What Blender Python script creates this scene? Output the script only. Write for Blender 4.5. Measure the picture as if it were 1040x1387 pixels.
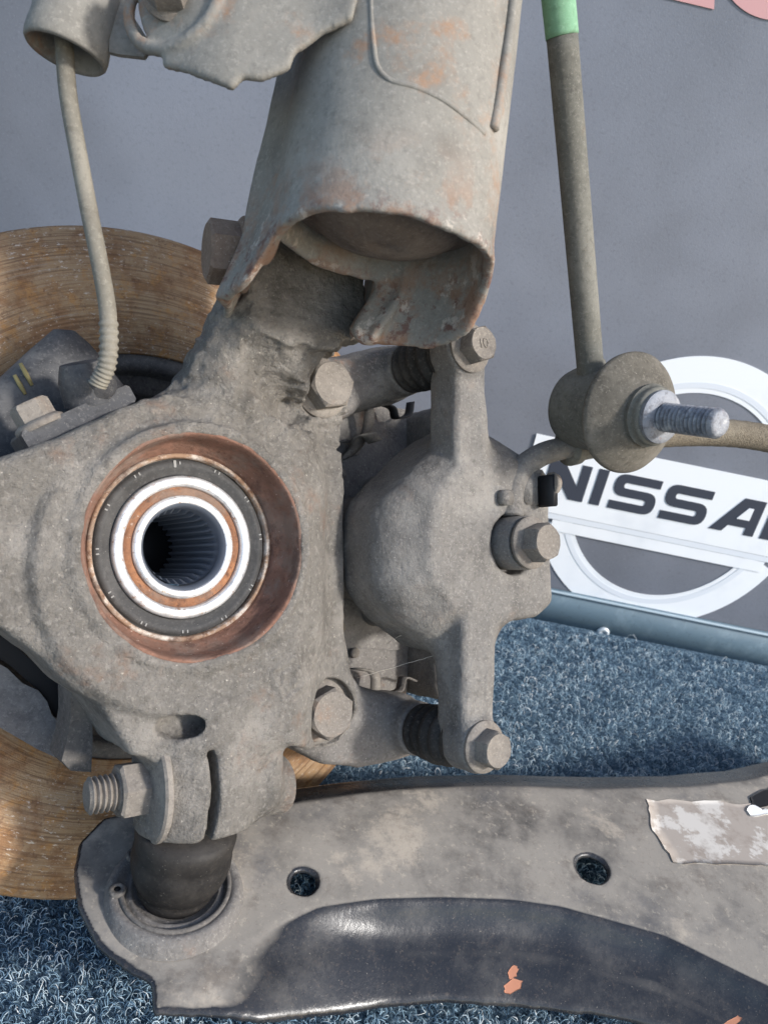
import bpy, math, random
import numpy as np
random.seed(7); rng = np.random.default_rng(7)
for o in list(bpy.data.objects): bpy.data.objects.remove(o)
scene = bpy.context.scene
COL = scene.collection

# ------------------------------------------------------------------ camera
FPX = 1030.0                      # focal length in pixels of the 1040x1387 photograph
PITCH, ROLL, CAMH = math.radians(25), math.radians(11.5), 0.3215
_R0 = np.array([1., 0, 0]); _U0 = np.array([0, math.sin(PITCH), math.cos(PITCH)]); FW = np.array([0, math.cos(PITCH), -math.sin(PITCH)])
CR = math.cos(ROLL)*_R0 + math.sin(ROLL)*_U0
CU = math.cos(ROLL)*_U0 - math.sin(ROLL)*_R0
CAM = np.array([0, 0, CAMH])
from mathutils import Matrix, Vector
cd = bpy.data.cameras.new('camera'); cam = bpy.data.objects.new('camera', cd); COL.objects.link(cam)
cam.matrix_world = Matrix([[CR[0], CU[0], -FW[0], CAM[0]], [CR[1], CU[1], -FW[1], CAM[1]], [CR[2], CU[2], -FW[2], CAM[2]], [0, 0, 0, 1]])
cd.sensor_fit = 'VERTICAL'; cd.sensor_height = 36.0; cd.lens = FPX/1387*36
cd.clip_start = 0.01; cd.clip_end = 50
cd.dof.use_dof = True; cd.dof.focus_distance = 0.31; cd.dof.aperture_fstop = 20
scene.camera = cam

# ------------------------------------------------------------------ world, sun, exposure
def c2w(v): return CR*v[0] + CU*v[1] - FW*v[2]
SUN = c2w(np.array([0.83, 0.15, 0.54])); SUN /= np.linalg.norm(SUN)      # direction towards the sun
world = bpy.data.worlds.new('World'); scene.world = world; world.use_nodes = True
nt = world.node_tree; bg = nt.nodes['Background']
sky = nt.nodes.new('ShaderNodeTexSky'); sky.sky_type = 'NISHITA'; sky.sun_disc = False
sky.sun_elevation = math.asin(SUN[2]); sky.sun_rotation = math.atan2(SUN[0], SUN[1])
nt.links.new(sky.outputs[0], bg.inputs[0]); bg.inputs[1].default_value = 0.15
sl = bpy.data.lights.new('sun', 'SUN'); so = bpy.data.objects.new('sun', sl); COL.objects.link(so)
sl.energy = 2.3; sl.angle = math.radians(6); sl.color = (1.0, .97, .93)
so.rotation_euler = Vector(SUN).to_track_quat('Z', 'Y').to_euler(); so.location = (0.5, -0.5, 1.5)
scene.view_settings.view_transform = 'Standard'; scene.view_settings.look = 'None'
scene.view_settings.exposure = 0.85; scene.view_settings.gamma = 1.0; scene.view_settings.use_curve_mapping = False
scene.render.engine = 'CYCLES'

# ------------------------------------------------------------------ frames and pixel rays
def ray(px, py): return np.array([(px-520)/FPX, (693.5-py)/FPX, -1.0])
def CP(px, py, z): return CAM + c2w(ray(px, py)*z)                        # a point at camera depth z (metres)
def WF(px, py, h):                                                       # point on the level plane at height h (metres)
    d = c2w(ray(px, py)); return CAM + d*((h-CAMH)/d[2])
def WW(px, py, y):                                                       # point on the wall plane
    d = c2w(ray(px, py)); return CAM + d*(y/d[1])
class Frame:
    def __init__(s, o, x, y, z): s.o = np.array(o, float); s.A = np.column_stack([x, y, z]).astype(float)
    def w(s, p): return s.o + (np.asarray(p, float)*.001) @ s.A.T
    def l(s, p): return ((np.asarray(p, float)-s.o) @ s.A)*1000
    def d(s, v): return s.A @ np.asarray(v, float)
    def plane(s, px, py, h):                                             # pixel -> local mm on the local plane z=h
        d = c2w(ray(px, py)); n = s.A[:, 2]; t = (n @ (s.o-CAM) + h/1000)/(n @ d)
        return s.l(CAM+d*t)
nC = np.array([.7136, .07, 1]); nC /= np.linalg.norm(nC)
uC = np.array([1, 0, 0])-nC[0]*nC; uC /= np.linalg.norm(uC); vC = np.cross(nC, uC)
K = Frame(CP(255, 737, .26), c2w(uC), c2w(vC), c2w(nC))                   # knuckle frame: z = hub axis towards us
def kp(px, py, h): return K.plane(px, py, h)
WORLD = Frame((0, 0, 0), (1, 0, 0), (0, 1, 0), (0, 0, 1))

# ------------------------------------------------------------------ scene objects
def mesh_from(name, V, Fc, smooth=True, sharp=None):
    me = bpy.data.meshes.new(name)
    V = np.asarray(V, np.float32)
    if isinstance(Fc, np.ndarray) and Fc.ndim == 2:
        n = Fc.shape[1]; me.vertices.add(len(V)); me.vertices.foreach_set('co', V.ravel())
        me.loops.add(Fc.size); me.loops.foreach_set('vertex_index', Fc.astype(np.int32).ravel())
        me.polygons.add(len(Fc)); me.polygons.foreach_set('loop_start', np.arange(0, Fc.size, n, dtype=np.int32))
        me.update(calc_edges=True)
    else:
        me.from_pydata([tuple(map(float, v)) for v in V], [], [tuple(int(i) for i in f) for f in Fc])
    if len(V) < 5000: me.validate()
    if smooth:
        me.polygons.foreach_set('use_smooth', np.ones(len(me.polygons), bool))
        if sharp: me.set_sharp_from_angle(angle=math.radians(sharp))
    me.update(); return me
class Thing:
    def __init__(s, name, label, cat, frame, base=(0, 0, 0), group=None):
        s.f = frame; s.base = np.array(base, float)
        o = bpy.data.objects.new(name, None); COL.objects.link(o); o.empty_display_size = .02
        A = frame.A; b = frame.w(s.base)
        o.matrix_world = Matrix([[*A[0], b[0]], [*A[1], b[1]], [*A[2], b[2]], [0, 0, 0, 1]])
        o['label'] = label; o['category'] = cat
        if group: o['group'] = group
        s.o = o
    def part(s, name, geo, mat, parent=None, label=None, smooth=True, sharp=None, kind=None):
        V, Fc = geo
        me = mesh_from(name, (np.asarray(V, float)-s.base)*.001, Fc, smooth, sharp)
        o = bpy.data.objects.new(name, me); COL.objects.link(o); o.parent = parent or s.o
        me.materials.append(mat)
        if label: o['label'] = label
        if kind: o['kind'] = kind
        return o
def single(name, geo, mat, label=None, cat=None, kind=None, group=None, smooth=True, sharp=None, base=(0, 0, 0)):
    V, Fc = geo; me = mesh_from(name, np.asarray(V, float)-np.array(base), Fc, smooth, sharp)
    o = bpy.data.objects.new(name, me); COL.objects.link(o); me.materials.append(mat); o.location = base
    if label: o['label'] = label
    if cat: o['category'] = cat
    if kind: o['kind'] = kind
    if group: o['group'] = group
    return o

# ------------------------------------------------------------------ mesh builders (local mm)
def join(*gs):
    V = []; Fc = []; n = 0
    for v, f in gs:
        V.append(np.asarray(v, float)); Fc += [tuple(int(i)+n for i in q) for q in f]; n += len(v)
    return np.vstack(V), Fc
def basis(ax):
    z = np.asarray(ax, float); z = z/np.linalg.norm(z)
    a = np.array([0, 1, 0.]) if abs(z[1]) < .9 else np.array([1., 0, 0])
    x = np.cross(a, z); x /= np.linalg.norm(x); return x, np.cross(z, x), z
def lathe(prof, c=(0, 0, 0), ax=(0, 0, 1), seg=64, wob=0):
    x, y, z = basis(ax); c = np.asarray(c, float); P = np.array(prof, float); m = len(P)
    th = np.linspace(0, 2*math.pi, seg, endpoint=False)
    V = []
    for i, (r, h) in enumerate(P):
        rr = r + (wob*np.sin(th*5+i)*np.cos(th*3+i*.7) if wob else 0)
        V.append(c + np.outer(np.cos(th)*rr, x) + np.outer(np.sin(th)*rr, y) + z*h)
    V = np.vstack(V); Fc = []
    for i in range(m-1):
        for j in range(seg):
            k = (j+1) % seg; Fc.append((i*seg+j, i*seg+k, (i+1)*seg+k, (i+1)*seg+j))
    if P[0][0] > 1e-6: Fc.append(tuple(range(seg))[::-1])
    if P[-1][0] > 1e-6: Fc.append(tuple(range((m-1)*seg, m*seg)))
    return V, Fc
def lathe_open(prof, **k):
    V, Fc = lathe(prof, **k); return V, [f for f in Fc if len(f) == 4]
def hexhead(c, ax, af, h, fl_r=0, fl_h=2, rot=0, dish=.6):
    x, y, z = basis(ax); c = np.asarray(c, float); gs = []; h0 = 0
    if fl_r: gs.append(lathe([(fl_r*.97, -.5), (fl_r, 0), (fl_r, fl_h*.5), (fl_r*.96, fl_h*.75), (af*.56, fl_h+.5)], c, ax, 40)); h0 = fl_h*.6
    R = af/math.sqrt(3); V = []; 
    th = np.radians(np.arange(6)*60+rot)
    rows = [(R, h0), (R, h0+h-1.0)]
    for r, hh in rows: V += [c + x*math.cos(t)*r + y*math.sin(t)*r + z*hh for t in th]
    n = 24; tt = np.radians(np.arange(n)*15+rot)
    Fc = [(j, (j+1) % 6, 6+(j+1) % 6, 6+j) for j in range(6)]
    o = len(V)
    for t in tt: V.append(c + (x*math.cos(t)+y*math.sin(t))*af*.485 + z*(h0+h))
    for t in tt: V.append(c + (x*math.cos(t)+y*math.sin(t))*af*.40 + z*(h0+h-dish))
    for j in range(6):
        k = (j+1) % 6; a = [o+(j*4+q) % n for q in range(5)]
        Fc.append((6+j, 6+k, a[4], a[3], a[2], a[1], a[0]))
    for q in range(n): Fc.append((o+q, o+(q+1) % n, o+n+(q+1) % n, o+n+q))
    Fc.append(tuple(o+n+q for q in range(n)))
    gs.append((np.array(V), Fc)); return join(*gs)
def thread(c, ax, r, L, pitch=1.25, tip=.8, seg=40):
    P = [(r*.85, -3)]; h = 0
    while h < L-pitch:
        P += [(r*.80, h), (r*.82, h+pitch*.12), (r, h+pitch*.5), (r, h+pitch*.62)]; h += pitch
    P += [(r*.86, L-.6), (r*.80, L-.1), (r*.5, L), (0, L)]
    return lathe(P, c, ax, seg)
def crom(P, n=12):
    P = np.asarray(P, float); Q = np.vstack([2*P[0]-P[1], P, 2*P[-1]-P[-2]]); out = []
    for i in range(1, len(Q)-2):
        for t in np.linspace(0, 1, n, endpoint=False):
            a, b, c, d = Q[i-1:i+3]
            out.append(.5*((2*b)+(c-a)*t+(2*a-5*b+4*c-d)*t*t+(3*b-a-3*c+d)*t**3))
    out.append(P[-1]); return np.array(out)
def tube(path, r, seg=16, caps=True):
    P = np.asarray(path, float); m = len(P); R = np.broadcast_to(np.asarray(r, float), (m,))
    T = np.gradient(P, axis=0); T /= np.linalg.norm(T, axis=1)[:, None]
    x, y, z = basis(T[0]); V = []; th = np.linspace(0, 2*math.pi, seg, endpoint=False)
    for i in range(m):
        x = x - (x @ T[i])*T[i]; x /= np.linalg.norm(x); y = np.cross(T[i], x)
        V.append(P[i] + np.outer(np.cos(th), x)*R[i] + np.outer(np.sin(th), y)*R[i])
    Fc = [(i*seg+j, i*seg+(j+1) % seg, (i+1)*seg+(j+1) % seg, (i+1)*seg+j) for i in range(m-1) for j in range(seg)]
    if caps: Fc += [tuple(range(seg))[::-1], tuple(range((m-1)*seg, m*seg))]
    return np.vstack(V), Fc
def prism(poly, h0, h1, fr=None):
    P = np.asarray(poly, float); n = len(P)
    A = np.sum(P[:, 0]*np.roll(P[:, 1], -1)-np.roll(P[:, 0], -1)*P[:, 1])
    if A < 0: P = P[::-1]
    V = np.vstack([np.c_[P, np.full(n, h0)], np.c_[P, np.full(n, h1)]])
    Fc = [tuple(range(n))[::-1], tuple(range(n, 2*n))]+[(i, (i+1) % n, n+(i+1) % n, n+i) for i in range(n)]
    if fr is not None:
        c, x, y, z = fr; V = c + np.outer(V[:, 0], x)+np.outer(V[:, 1], y)+np.outer(V[:, 2], z)
    return V, Fc
def bevbox(sx, sy, sz, c, fr=None, b=.6):
    x = [-sx/2, sx/2]; 
    pl = [(-sx/2+b, -sy/2), (sx/2-b, -sy/2), (sx/2, -sy/2+b), (sx/2, sy/2-b), (sx/2-b, sy/2), (-sx/2+b, sy/2), (-sx/2, sy/2-b), (-sx/2, -sy/2+b)]
    fr = fr or (np.eye(3)[0], np.eye(3)[1], np.eye(3)[2])
    return prism(pl, -sz/2, sz/2, (np.asarray(c, float), *fr))

# ------------------------------------------------------------------ signed distance modelling + surface nets
def smin(a, b, k): h = np.clip(.5+.5*(b-a)/k, 0, 1); return b+(a-b)*h-k*h*(1-h)
def smax(a, b, k): return -smin(-a, -b, k)
def sstep(a, b, x): t = np.clip((x-a)/(b-a), 0, 1); return t*t*(3-2*t)
def poly2(P, x, y):
    P = np.asarray(P, float); d = None; s = np.zeros(np.broadcast(x, y).shape, bool)
    for i in range(len(P)):
        a = P[i]; b = P[i-1]; e = b-a; wx = x-a[0]; wy = y-a[1]
        t = np.clip((wx*e[0]+wy*e[1])/(e @ e), 0, 1); q = (wx-e[0]*t)**2+(wy-e[1]*t)**2
        d = q if d is None else np.minimum(d, q)
        c1 = y >= a[1]; c2 = y < b[1]; c3 = e[0]*wy > e[1]*wx
        s ^= (c1 & c2 & c3) | (~c1 & ~c2 & ~c3)
    return np.where(s, -1, 1)*np.sqrt(d)
def pline(P, x, y):
    d = None
    for a, b in zip(P[:-1], P[1:]):
        a = np.asarray(a, float); e = np.asarray(b, float)-a; wx = x-a[0]; wy = y-a[1]
        t = np.clip((wx*e[0]+wy*e[1])/(e @ e), 0, 1); q = (wx-e[0]*t)**2+(wy-e[1]*t)**2
        sg = np.sign(e[0]*wy-e[1]*wx)
        if d is None: d, S = q, sg
        else: S = np.where(q < d, sg, S); d = np.minimum(d, q)
    return np.sqrt(d)*S
def cone(x, y, z, a, b, ra, rb):
    a = np.asarray(a, float); e = np.asarray(b, float)-a; wx, wy, wz = x-a[0], y-a[1], z-a[2]
    t = np.clip((wx*e[0]+wy*e[1]+wz*e[2])/(e @ e), 0, 1)
    return np.sqrt((wx-e[0]*t)**2+(wy-e[1]*t)**2+(wz-e[2]*t)**2)-(ra+(rb-ra)*t)
def cyl(x, y, z, a, b, r, rd=1.5):
    a = np.asarray(a, float); e = np.asarray(b, float)-a; L = np.linalg.norm(e); e = e/L
    wx, wy, wz = x-a[0], y-a[1], z-a[2]; t = wx*e[0]+wy*e[1]+wz*e[2]
    q = np.sqrt(np.maximum((wx-e[0]*t)**2+(wy-e[1]*t)**2+(wz-e[2]*t)**2, 0))-r+rd; g = np.abs(t-L/2)-L/2+rd
    return np.minimum(np.maximum(q, g), 0)+np.sqrt(np.maximum(q, 0)**2+np.maximum(g, 0)**2)-rd
def rbox(x, y, z, c, s, rd=2, ax=None):
    wx, wy, wz = x-c[0], y-c[1], z-c[2]
    if ax is not None: wx, wy, wz = [wx*a[0]+wy*a[1]+wz*a[2] for a in ax]
    q = [np.abs(w)-k/2+rd for w, k in zip((wx, wy, wz), s)]
    return np.minimum(np.maximum(q[0], np.maximum(q[1], q[2])), 0)+np.sqrt(sum(np.maximum(k, 0)**2 for k in q))-rd
def ell(x, y, z, c, r):
    k = np.sqrt(((x-c[0])/r[0])**2+((y-c[1])/r[1])**2+((z-c[2])/r[2])**2); return (k-1)*min(r)
def extr(d2, z, h0, h1, rd=1.5):
    g = np.abs(z-(h0+h1)/2)-(h1-h0)/2+rd; q = d2+rd
    return np.minimum(np.maximum(q, g), 0)+np.sqrt(np.maximum(q, 0)**2+np.maximum(g, 0)**2)-rd
def vnoise(x, y, z, sc, seed):
    r = np.random.default_rng(seed); out = None; ax = []
    for w in (x, y, z):
        w = np.asarray(w).ravel()/sc; i = np.floor(w).astype(int); t = w-i; ax.append((i-i.min(), t*t*(3-2*t)))
    Rn = r.uniform(-1, 1, [a[0].max()+2 for a in ax]).astype(np.float32)
    for k, (i, t) in enumerate(ax):
        sh = [1, 1, 1]; sh[k] = len(t); t = t.reshape(sh).astype(np.float32)
        Rn = np.take(Rn, i, k)*(1-t)+np.take(Rn, i+1, k)*t
    return Rn
def nets(f, lo, hi, st):
    ax = [np.arange(lo[k], hi[k]+st, st, dtype=np.float32) for k in range(3)]
    X, Y, Z = ax[0][:, None, None], ax[1][None, :, None], ax[2][None, None, :]
    D = np.broadcast_to(f(X, Y, Z), (len(ax[0]), len(ax[1]), len(ax[2]))).astype(np.float32)
    D = D.copy(); D[0] = D[-1] = 1; D[:, 0] = D[:, -1] = 1; D[:, :, 0] = D[:, :, -1] = 1
    ins = D < 0
    c = sum(ins[i:ins.shape[0]-1+i, j:ins.shape[1]-1+j, k:ins.shape[2]-1+k].astype(np.int8) for i in (0, 1) for j in (0, 1) for k in (0, 1))
    act = (c > 0) & (c < 8); I = np.argwhere(act); idx = -np.ones(act.shape, np.int64); idx[act] = np.arange(len(I))
    corners = [(i, j, k) for i in (0, 1) for j in (0, 1) for k in (0, 1)]
    val = {q: D[I[:, 0]+q[0], I[:, 1]+q[1], I[:, 2]+q[2]] for q in corners}
    acc = np.zeros((len(I), 3)); cnt = np.zeros(len(I))
    for a in corners:
        for k in range(3):
            if a[k]: continue
            b = tuple(1 if q == k else a[q] for q in range(3)); va, vb = val[a], val[b]
            m = (va < 0) != (vb < 0); t = np.where(m, va/np.where(m, va-vb, 1), 0)
            for q in range(3): acc[:, q] += np.where(m, a[q]+(t if q == k else 0), 0)
            cnt += m
    V = (I+acc/cnt[:, None])*st+np.array([a[0] for a in ax]); Fs = []
    for k in range(3):
        s0 = [slice(None)]*3; s1 = [slice(None)]*3; s0[k] = slice(0, -1); s1[k] = slice(1, None)
        a, b = ins[tuple(s0)], ins[tuple(s1)]
        for flip, m in ((False, a & ~b), (True, ~a & b)):
            E = np.argwhere(m); p, q = (k+1) % 3, (k+2) % 3
            E = E[(E[:, p] > 0) & (E[:, q] > 0)]
            def g(dp, dq):
                T = E.copy(); T[:, p] -= dp; T[:, q] -= dq; return idx[T[:, 0], T[:, 1], T[:, 2]]
            Q = np.stack([g(1, 1), g(0, 1), g(0, 0), g(1, 0)], 1)
            Fs.append(Q[:, ::-1] if flip else Q)
    return V, np.vstack(Fs)

def relax(g, it=1, lam=.5):
    V, Fc = g; V = V.copy(); E = np.vstack([Fc[:, [0, 1]], Fc[:, [1, 2]], Fc[:, [2, 3]], Fc[:, [3, 0]]]); n = len(V)
    c = np.bincount(E.ravel(), minlength=n)[:, None]
    for _ in range(it):
        A = np.stack([np.bincount(E[:, 0], V[E[:, 1], k], n)+np.bincount(E[:, 1], V[E[:, 0], k], n) for k in range(3)], 1)
        V += lam*(A/np.maximum(c, 1)-V)
    return V, Fc
# ------------------------------------------------------------------ materials
def S(r, g, b):                                                           # sRGB 0-255 -> linear
    return tuple(((c/255)/12.92 if c/255 < .04045 else ((c/255+.055)/1.055)**2.4) for c in (r, g, b))+(1,)
class M:
    def __init__(s, name, rough=.8, metal=0, spec=.3, coord='Object'):
        s.m = bpy.data.materials.new(name); s.m.use_nodes = True; s.t = s.m.node_tree; s.b = s.t.nodes['Principled BSDF']
        s.b.inputs['Roughness'].default_value = rough; s.b.inputs['Metallic'].default_value = metal
        s.b.inputs['Specular IOR Level'].default_value = spec
        s.tc = s.t.nodes.new('ShaderNodeTexCoord').outputs[coord]; s.c = None; s.h = None; s.r = None
    def n(s, ty, **k):
        q = s.t.nodes.new(ty)
        for a, v in k.items(): setattr(q, a, v)
        return q
    def link(s, a, b): s.t.links.new(a, b)
    def vec(s, sc=(1, 1, 1), rot=(0, 0, 0), loc=(0, 0, 0)):
        q = s.n('ShaderNodeMapping'); q.inputs['Scale'].default_value = sc; q.inputs['Rotation'].default_value = rot; q.inputs['Location'].default_value = loc
        s.link(s.tc, q.inputs[0]); return q.outputs[0]
    def noise(s, sc, det=4, rough=.6, vec=None, dist=0):
        q = s.n('ShaderNodeTexNoise'); q.inputs['Scale'].default_value = sc; q.inputs['Detail'].default_value = det
        q.inputs['Roughness'].default_value = rough; q.inputs['Distortion'].default_value = dist
        s.link(vec or s.tc, q.inputs['Vector']); return q.outputs[0]
    def voro(s, sc, feat='F1', vec=None):
        q = s.n('ShaderNodeTexVoronoi', feature=feat); q.inputs['Scale'].default_value = sc; s.link(vec or s.tc, q.inputs['Vector']); return q.outputs[0]
    def ramp(s, v, lo, hi):
        q = s.n('ShaderNodeMapRange', interpolation_type='SMOOTHSTEP'); s.link(v, q.inputs[0])
        q.inputs[1].default_value = lo; q.inputs[2].default_value = hi; return q.outputs[0]
    def mul(s, a, b, op='MULTIPLY'):
        q = s.n('ShaderNodeMath', operation=op)
        for i, v in enumerate((a, b)):
            if isinstance(v, (int, float)): q.inputs[i].default_value = v
            else: s.link(v, q.inputs[i])
        return q.outputs[0]
    def base(s, c): s.c = c; s.b.inputs['Base Color'].default_value = c; return s
    def lay(s, c, fac, amt=1.0):
        q = s.n('ShaderNodeMix', data_type='RGBA')
        if amt != 1.0: fac = s.mul(fac, amt)
        s.link(fac, q.inputs[0])
        if isinstance(s.c, tuple): q.inputs[6].default_value = s.c
        else: s.link(s.c, q.inputs[6])
        if isinstance(c, tuple): q.inputs[7].default_value = c
        else: s.link(c, q.inputs[7])
        s.c = q.outputs[2]; s.link(s.c, s.b.inputs['Base Color']); return s
    def rough(s, fac, r0, r1):
        q = s.n('ShaderNodeMapRange'); s.link(fac, q.inputs[0]); q.inputs[3].default_value = r0; q.inputs[4].default_value = r1
        s.link(q.outputs[0], s.b.inputs['Roughness']); return s
    def bump(s, h, dist, strength=1.0):
        q = s.n('ShaderNodeBump'); q.inputs['Distance'].default_value = dist; q.inputs['Strength'].default_value = strength
        s.link(h, q.inputs['Height'])
        if s.h: s.link(s.h, q.inputs['Normal'])
        s.h = q.outputs[0]; s.link(s.h, s.b.inputs['Normal']); return s

def dusty(name, base, light, dark, rust=None, rust_amt=.5, rough=.85, bumpd=.0004, speck=.5, fine=900, spec=.25, rlo=.56, rhi=.7):
    m = M(name, rough, 0, spec).base(base)
    m.lay(dark, m.ramp(m.noise(55, 6, .62), .48, .72), .75)
    m.lay(light, m.ramp(m.noise(33, 7, .65, m.vec(loc=(3, 1, 2))), .45, .68), .7)
    m.lay(dark, m.ramp(m.noise(fine*.45, 4, .7), .48, .72), .5)
    m.lay(light, m.ramp(m.noise(fine*.8, 3, .7, m.vec(loc=(5, 5, 1))), .52, .68), .6)
    if rust:
        m.lay(rust, m.mul(m.ramp(m.noise(28, 6, .7, m.vec(loc=(9, 2, 4))), rlo, rhi), m.ramp(m.noise(190, 5, .7), .35, .6)), rust_amt)
    if speck:
        m.lay(S(225, 215, 200), m.ramp(m.noise(fine*1.5, 2, .5, m.vec(loc=(1, 7, 3))), .70, .76), speck)
    m.bump(m.noise(fine*.5, 6, .75), bumpd).bump(m.noise(140, 5, .65), bumpd*1.6)
    return m
GREY = dusty('dusty_cast_iron', S(112, 108, 104), S(146, 141, 135), S(78, 75, 73), S(142, 104, 78), .45)
GREYW = dusty('dusty_rough_forging', S(124, 119, 112), S(156, 150, 142), S(86, 82, 77), S(132, 100, 80), .5, bumpd=.0011, fine=620)
GREYW.bump(GREYW.noise(260, 6, .72, GREYW.vec(sc=(1, 1, 1))), .0022, .9)
CALI = dusty('dusty_caliper_iron', S(116, 112, 107), S(148, 143, 136), S(82, 79, 76), S(138, 112, 92), .25, fine=1100, speck=.6, bumpd=.0005)
DARKG = dusty('dark_dusty_iron', S(98, 94, 90), S(130, 124, 117), S(62, 59, 57), S(96, 76, 62), .3, speck=.3)
BOLT = dusty('dusty_bolt_steel', S(120, 113, 105), S(150, 142, 132), S(88, 82, 77), S(146, 110, 84), .4, bumpd=.0002, fine=1200)
STRUT = dusty('dusty_strut_steel', S(134, 130, 122), S(156, 151, 142), S(110, 106, 99), S(152, 116, 88), .75, bumpd=.00016, speck=.12, rlo=.54, rhi=.68)
LINK = dusty('dusty_link_steel', S(106, 104, 96), S(132, 129, 120), S(78, 76, 70), S(110, 84, 62), .4, bumpd=.0002, speck=.2)
RUBB = dusty('dusty_rubber', S(48, 46, 44), S(84, 80, 75), S(32, 31, 30), None, bumpd=.00012, speck=.25, rough=.75)
BOOTM = dusty('ball_joint_rubber', S(32, 30, 29), S(58, 54, 50), S(24, 22, 21), None, bumpd=.0001, speck=.2, rough=.6)
PLAST = dusty('black_plastic_dust', S(66, 66, 68), S(104, 102, 100), S(42, 42, 44), None, bumpd=.00012, speck=.2, rough=.6)
WIRE = dusty('dusty_cable', S(122, 117, 106), S(144, 138, 126), S(98, 93, 84), None, bumpd=.0001, speck=.1, rough=.7)

def rust_disc():
    m = M('rusty_brake_disc', .45, .25, .5)
    # concentric turning marks and painted sparkle: coordinates stretched along the circumference
    x = m.n('ShaderNodeSeparateXYZ'); m.link(m.tc, x.inputs[0])
    r = m.mul(m.mul(m.mul(x.outputs[0], x.outputs[0]), m.mul(x.outputs[1], x.outputs[1]), 'ADD'), .5, 'POWER')
    th = m.mul(x.outputs[1], x.outputs[0], 'ARCTAN2')
    cb = m.n('ShaderNodeCombineXYZ'); m.link(m.mul(r, 620), cb.inputs[0]); m.link(m.mul(th, 1.6), cb.inputs[1])
    rings = m.noise(1.2, 4, .7, cb.outputs[0]); cb2 = m.n('ShaderNodeCombineXYZ'); m.link(m.mul(r, 480), cb2.inputs[0]); m.link(m.mul(th, 22), cb2.inputs[1])
    sparkle = m.noise(1.6, 6, .75, cb2.outputs[0])
    m.base(S(168, 138, 104))
    m.lay(S(136, 96, 60), m.ramp(m.noise(38, 8, .72), .44, .60), .85)
    m.lay(S(180, 130, 72), m.ramp(m.noise(105, 7, .74, m.vec(loc=(2, 2, 2))), .51, .64), .75)
    m.lay(S(104, 70, 48), m.ramp(m.noise(230, 6, .74, m.vec(loc=(5, 2, 1))), .54, .66), .65)
    m.lay(S(104, 74, 52), m.ramp(rings, .46, .62), .6); m.lay(S(150, 138, 124), m.ramp(rings, .44, .32), .5)
    m.lay(S(222, 212, 198), m.mul(m.ramp(sparkle, .56, .66), m.ramp(m.noise(20, 5, .6, m.vec(loc=(3, 3, 3))), .38, .58)), .8)  # pale streaks paint sun sparkle into the rust colour
    m.rough(sparkle, .75, .3); m.bump(rings, .00025).bump(m.noise(900, 5, .7), .0002)
    return m.m
DISC = rust_disc()
def bright():
    m = M('machined_bright_steel', .38, .55, .5).base(S(214, 214, 213))
    m.lay(S(140, 142, 146), m.ramp(m.noise(75, 6, .7), .45, .65), .7); m.lay(S(140, 104, 78), m.ramp(m.noise(210, 7, .75), .55, .64), .8); m.lay(S(90, 86, 84), m.ramp(m.noise(520, 5, .7), .60, .70), .6)
    m.bump(m.noise(1500, 3, .6), .00006); return m.m
BRIGHT = bright()
def rusty(name, a, b, c, bd=.0005):
    m = M(name, .85, 0, .2).base(a); m.lay(b, m.ramp(m.noise(140, 6, .7), .45, .65)); m.lay(c, m.ramp(m.noise(420, 5, .7), .52, .68), .8)
    m.lay(S(128, 116, 106), m.ramp(m.noise(48, 6, .7, m.vec(loc=(2, 6, 1))), .46, .62), .6); m.lay(S(84, 64, 56), m.ramp(m.noise(85, 6, .7, m.vec(loc=(6, 6, 1))), .54, .66), .6); m.lay(S(214, 200, 186), m.ramp(m.noise(700, 3, .6), .66, .73), .5); m.bump(m.noise(600, 6, .75), bd); return m.m
RUST = rusty('brown_rust_bore', S(122, 92, 78), S(140, 104, 88), S(100, 74, 62))
RUSTO = rusty('orange_rust_ring', S(138, 98, 74), S(164, 116, 84), S(96, 70, 58), .0009)
RUSTG = rusty('flaky_bright_rust', S(150, 122, 100), S(206, 196, 184), S(96, 66, 50))
SEAL = dusty('black_seal_rubber', S(68, 67, 66), S(92, 90, 88), S(54, 53, 52), None, bumpd=.0001, speck=.25, rough=.7)
def simple(name, c, rough=.6, metal=0, spec=.3): return M(name, rough, metal, spec).base(c).m
BLACK = simple('black_parts_and_voids', S(26, 27, 30), .6)  # black clips and ink, also painted shade in bore, gap and eyelets
SPL = simple('dark_oiled_spline_steel', S(118, 125, 136), .40, .3, .5)
STRUTR = dusty('dusty_strut_steel_rusty_rim', S(134, 130, 122), S(156, 151, 142), S(110, 106, 99), S(152, 116, 88), .75, bumpd=.00016, speck=.12, rlo=.54, rhi=.68)
_y = STRUTR.n('ShaderNodeSeparateXYZ'); STRUTR.link(STRUTR.tc, _y.inputs[0])
_rim = STRUTR.mul(STRUTR.ramp(_y.outputs[1], .030, -.008), STRUTR.ramp(STRUTR.noise(62, 7, .72, STRUTR.vec(loc=(4, 4, 4))), .44, .60))
STRUTR.lay(S(140, 104, 80), _rim, .75); STRUTR.lay(S(104, 74, 66), STRUTR.mul(STRUTR.ramp(_y.outputs[1], .010, -.004), STRUTR.ramp(STRUTR.noise(160, 6, .72), .52, .62)), .8)
STRUTR.lay(S(188, 178, 166), STRUTR.mul(STRUTR.ramp(_y.outputs[1], .020, -.004), STRUTR.ramp(STRUTR.noise(120, 6, .72, STRUTR.vec(loc=(7, 1, 1))), .56, .64)), .7)
STRUTR.bump(STRUTR.mul(STRUTR.ramp(_y.outputs[1], .030, 0), STRUTR.noise(160, 6, .7)), .0006)
for q in 'STRUTR GREY GREYW CALI DARKG BOLT STRUT LINK RUBB BOOTM PLAST WIRE SEAL'.split(): globals()[q] = globals()[q].m

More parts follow.
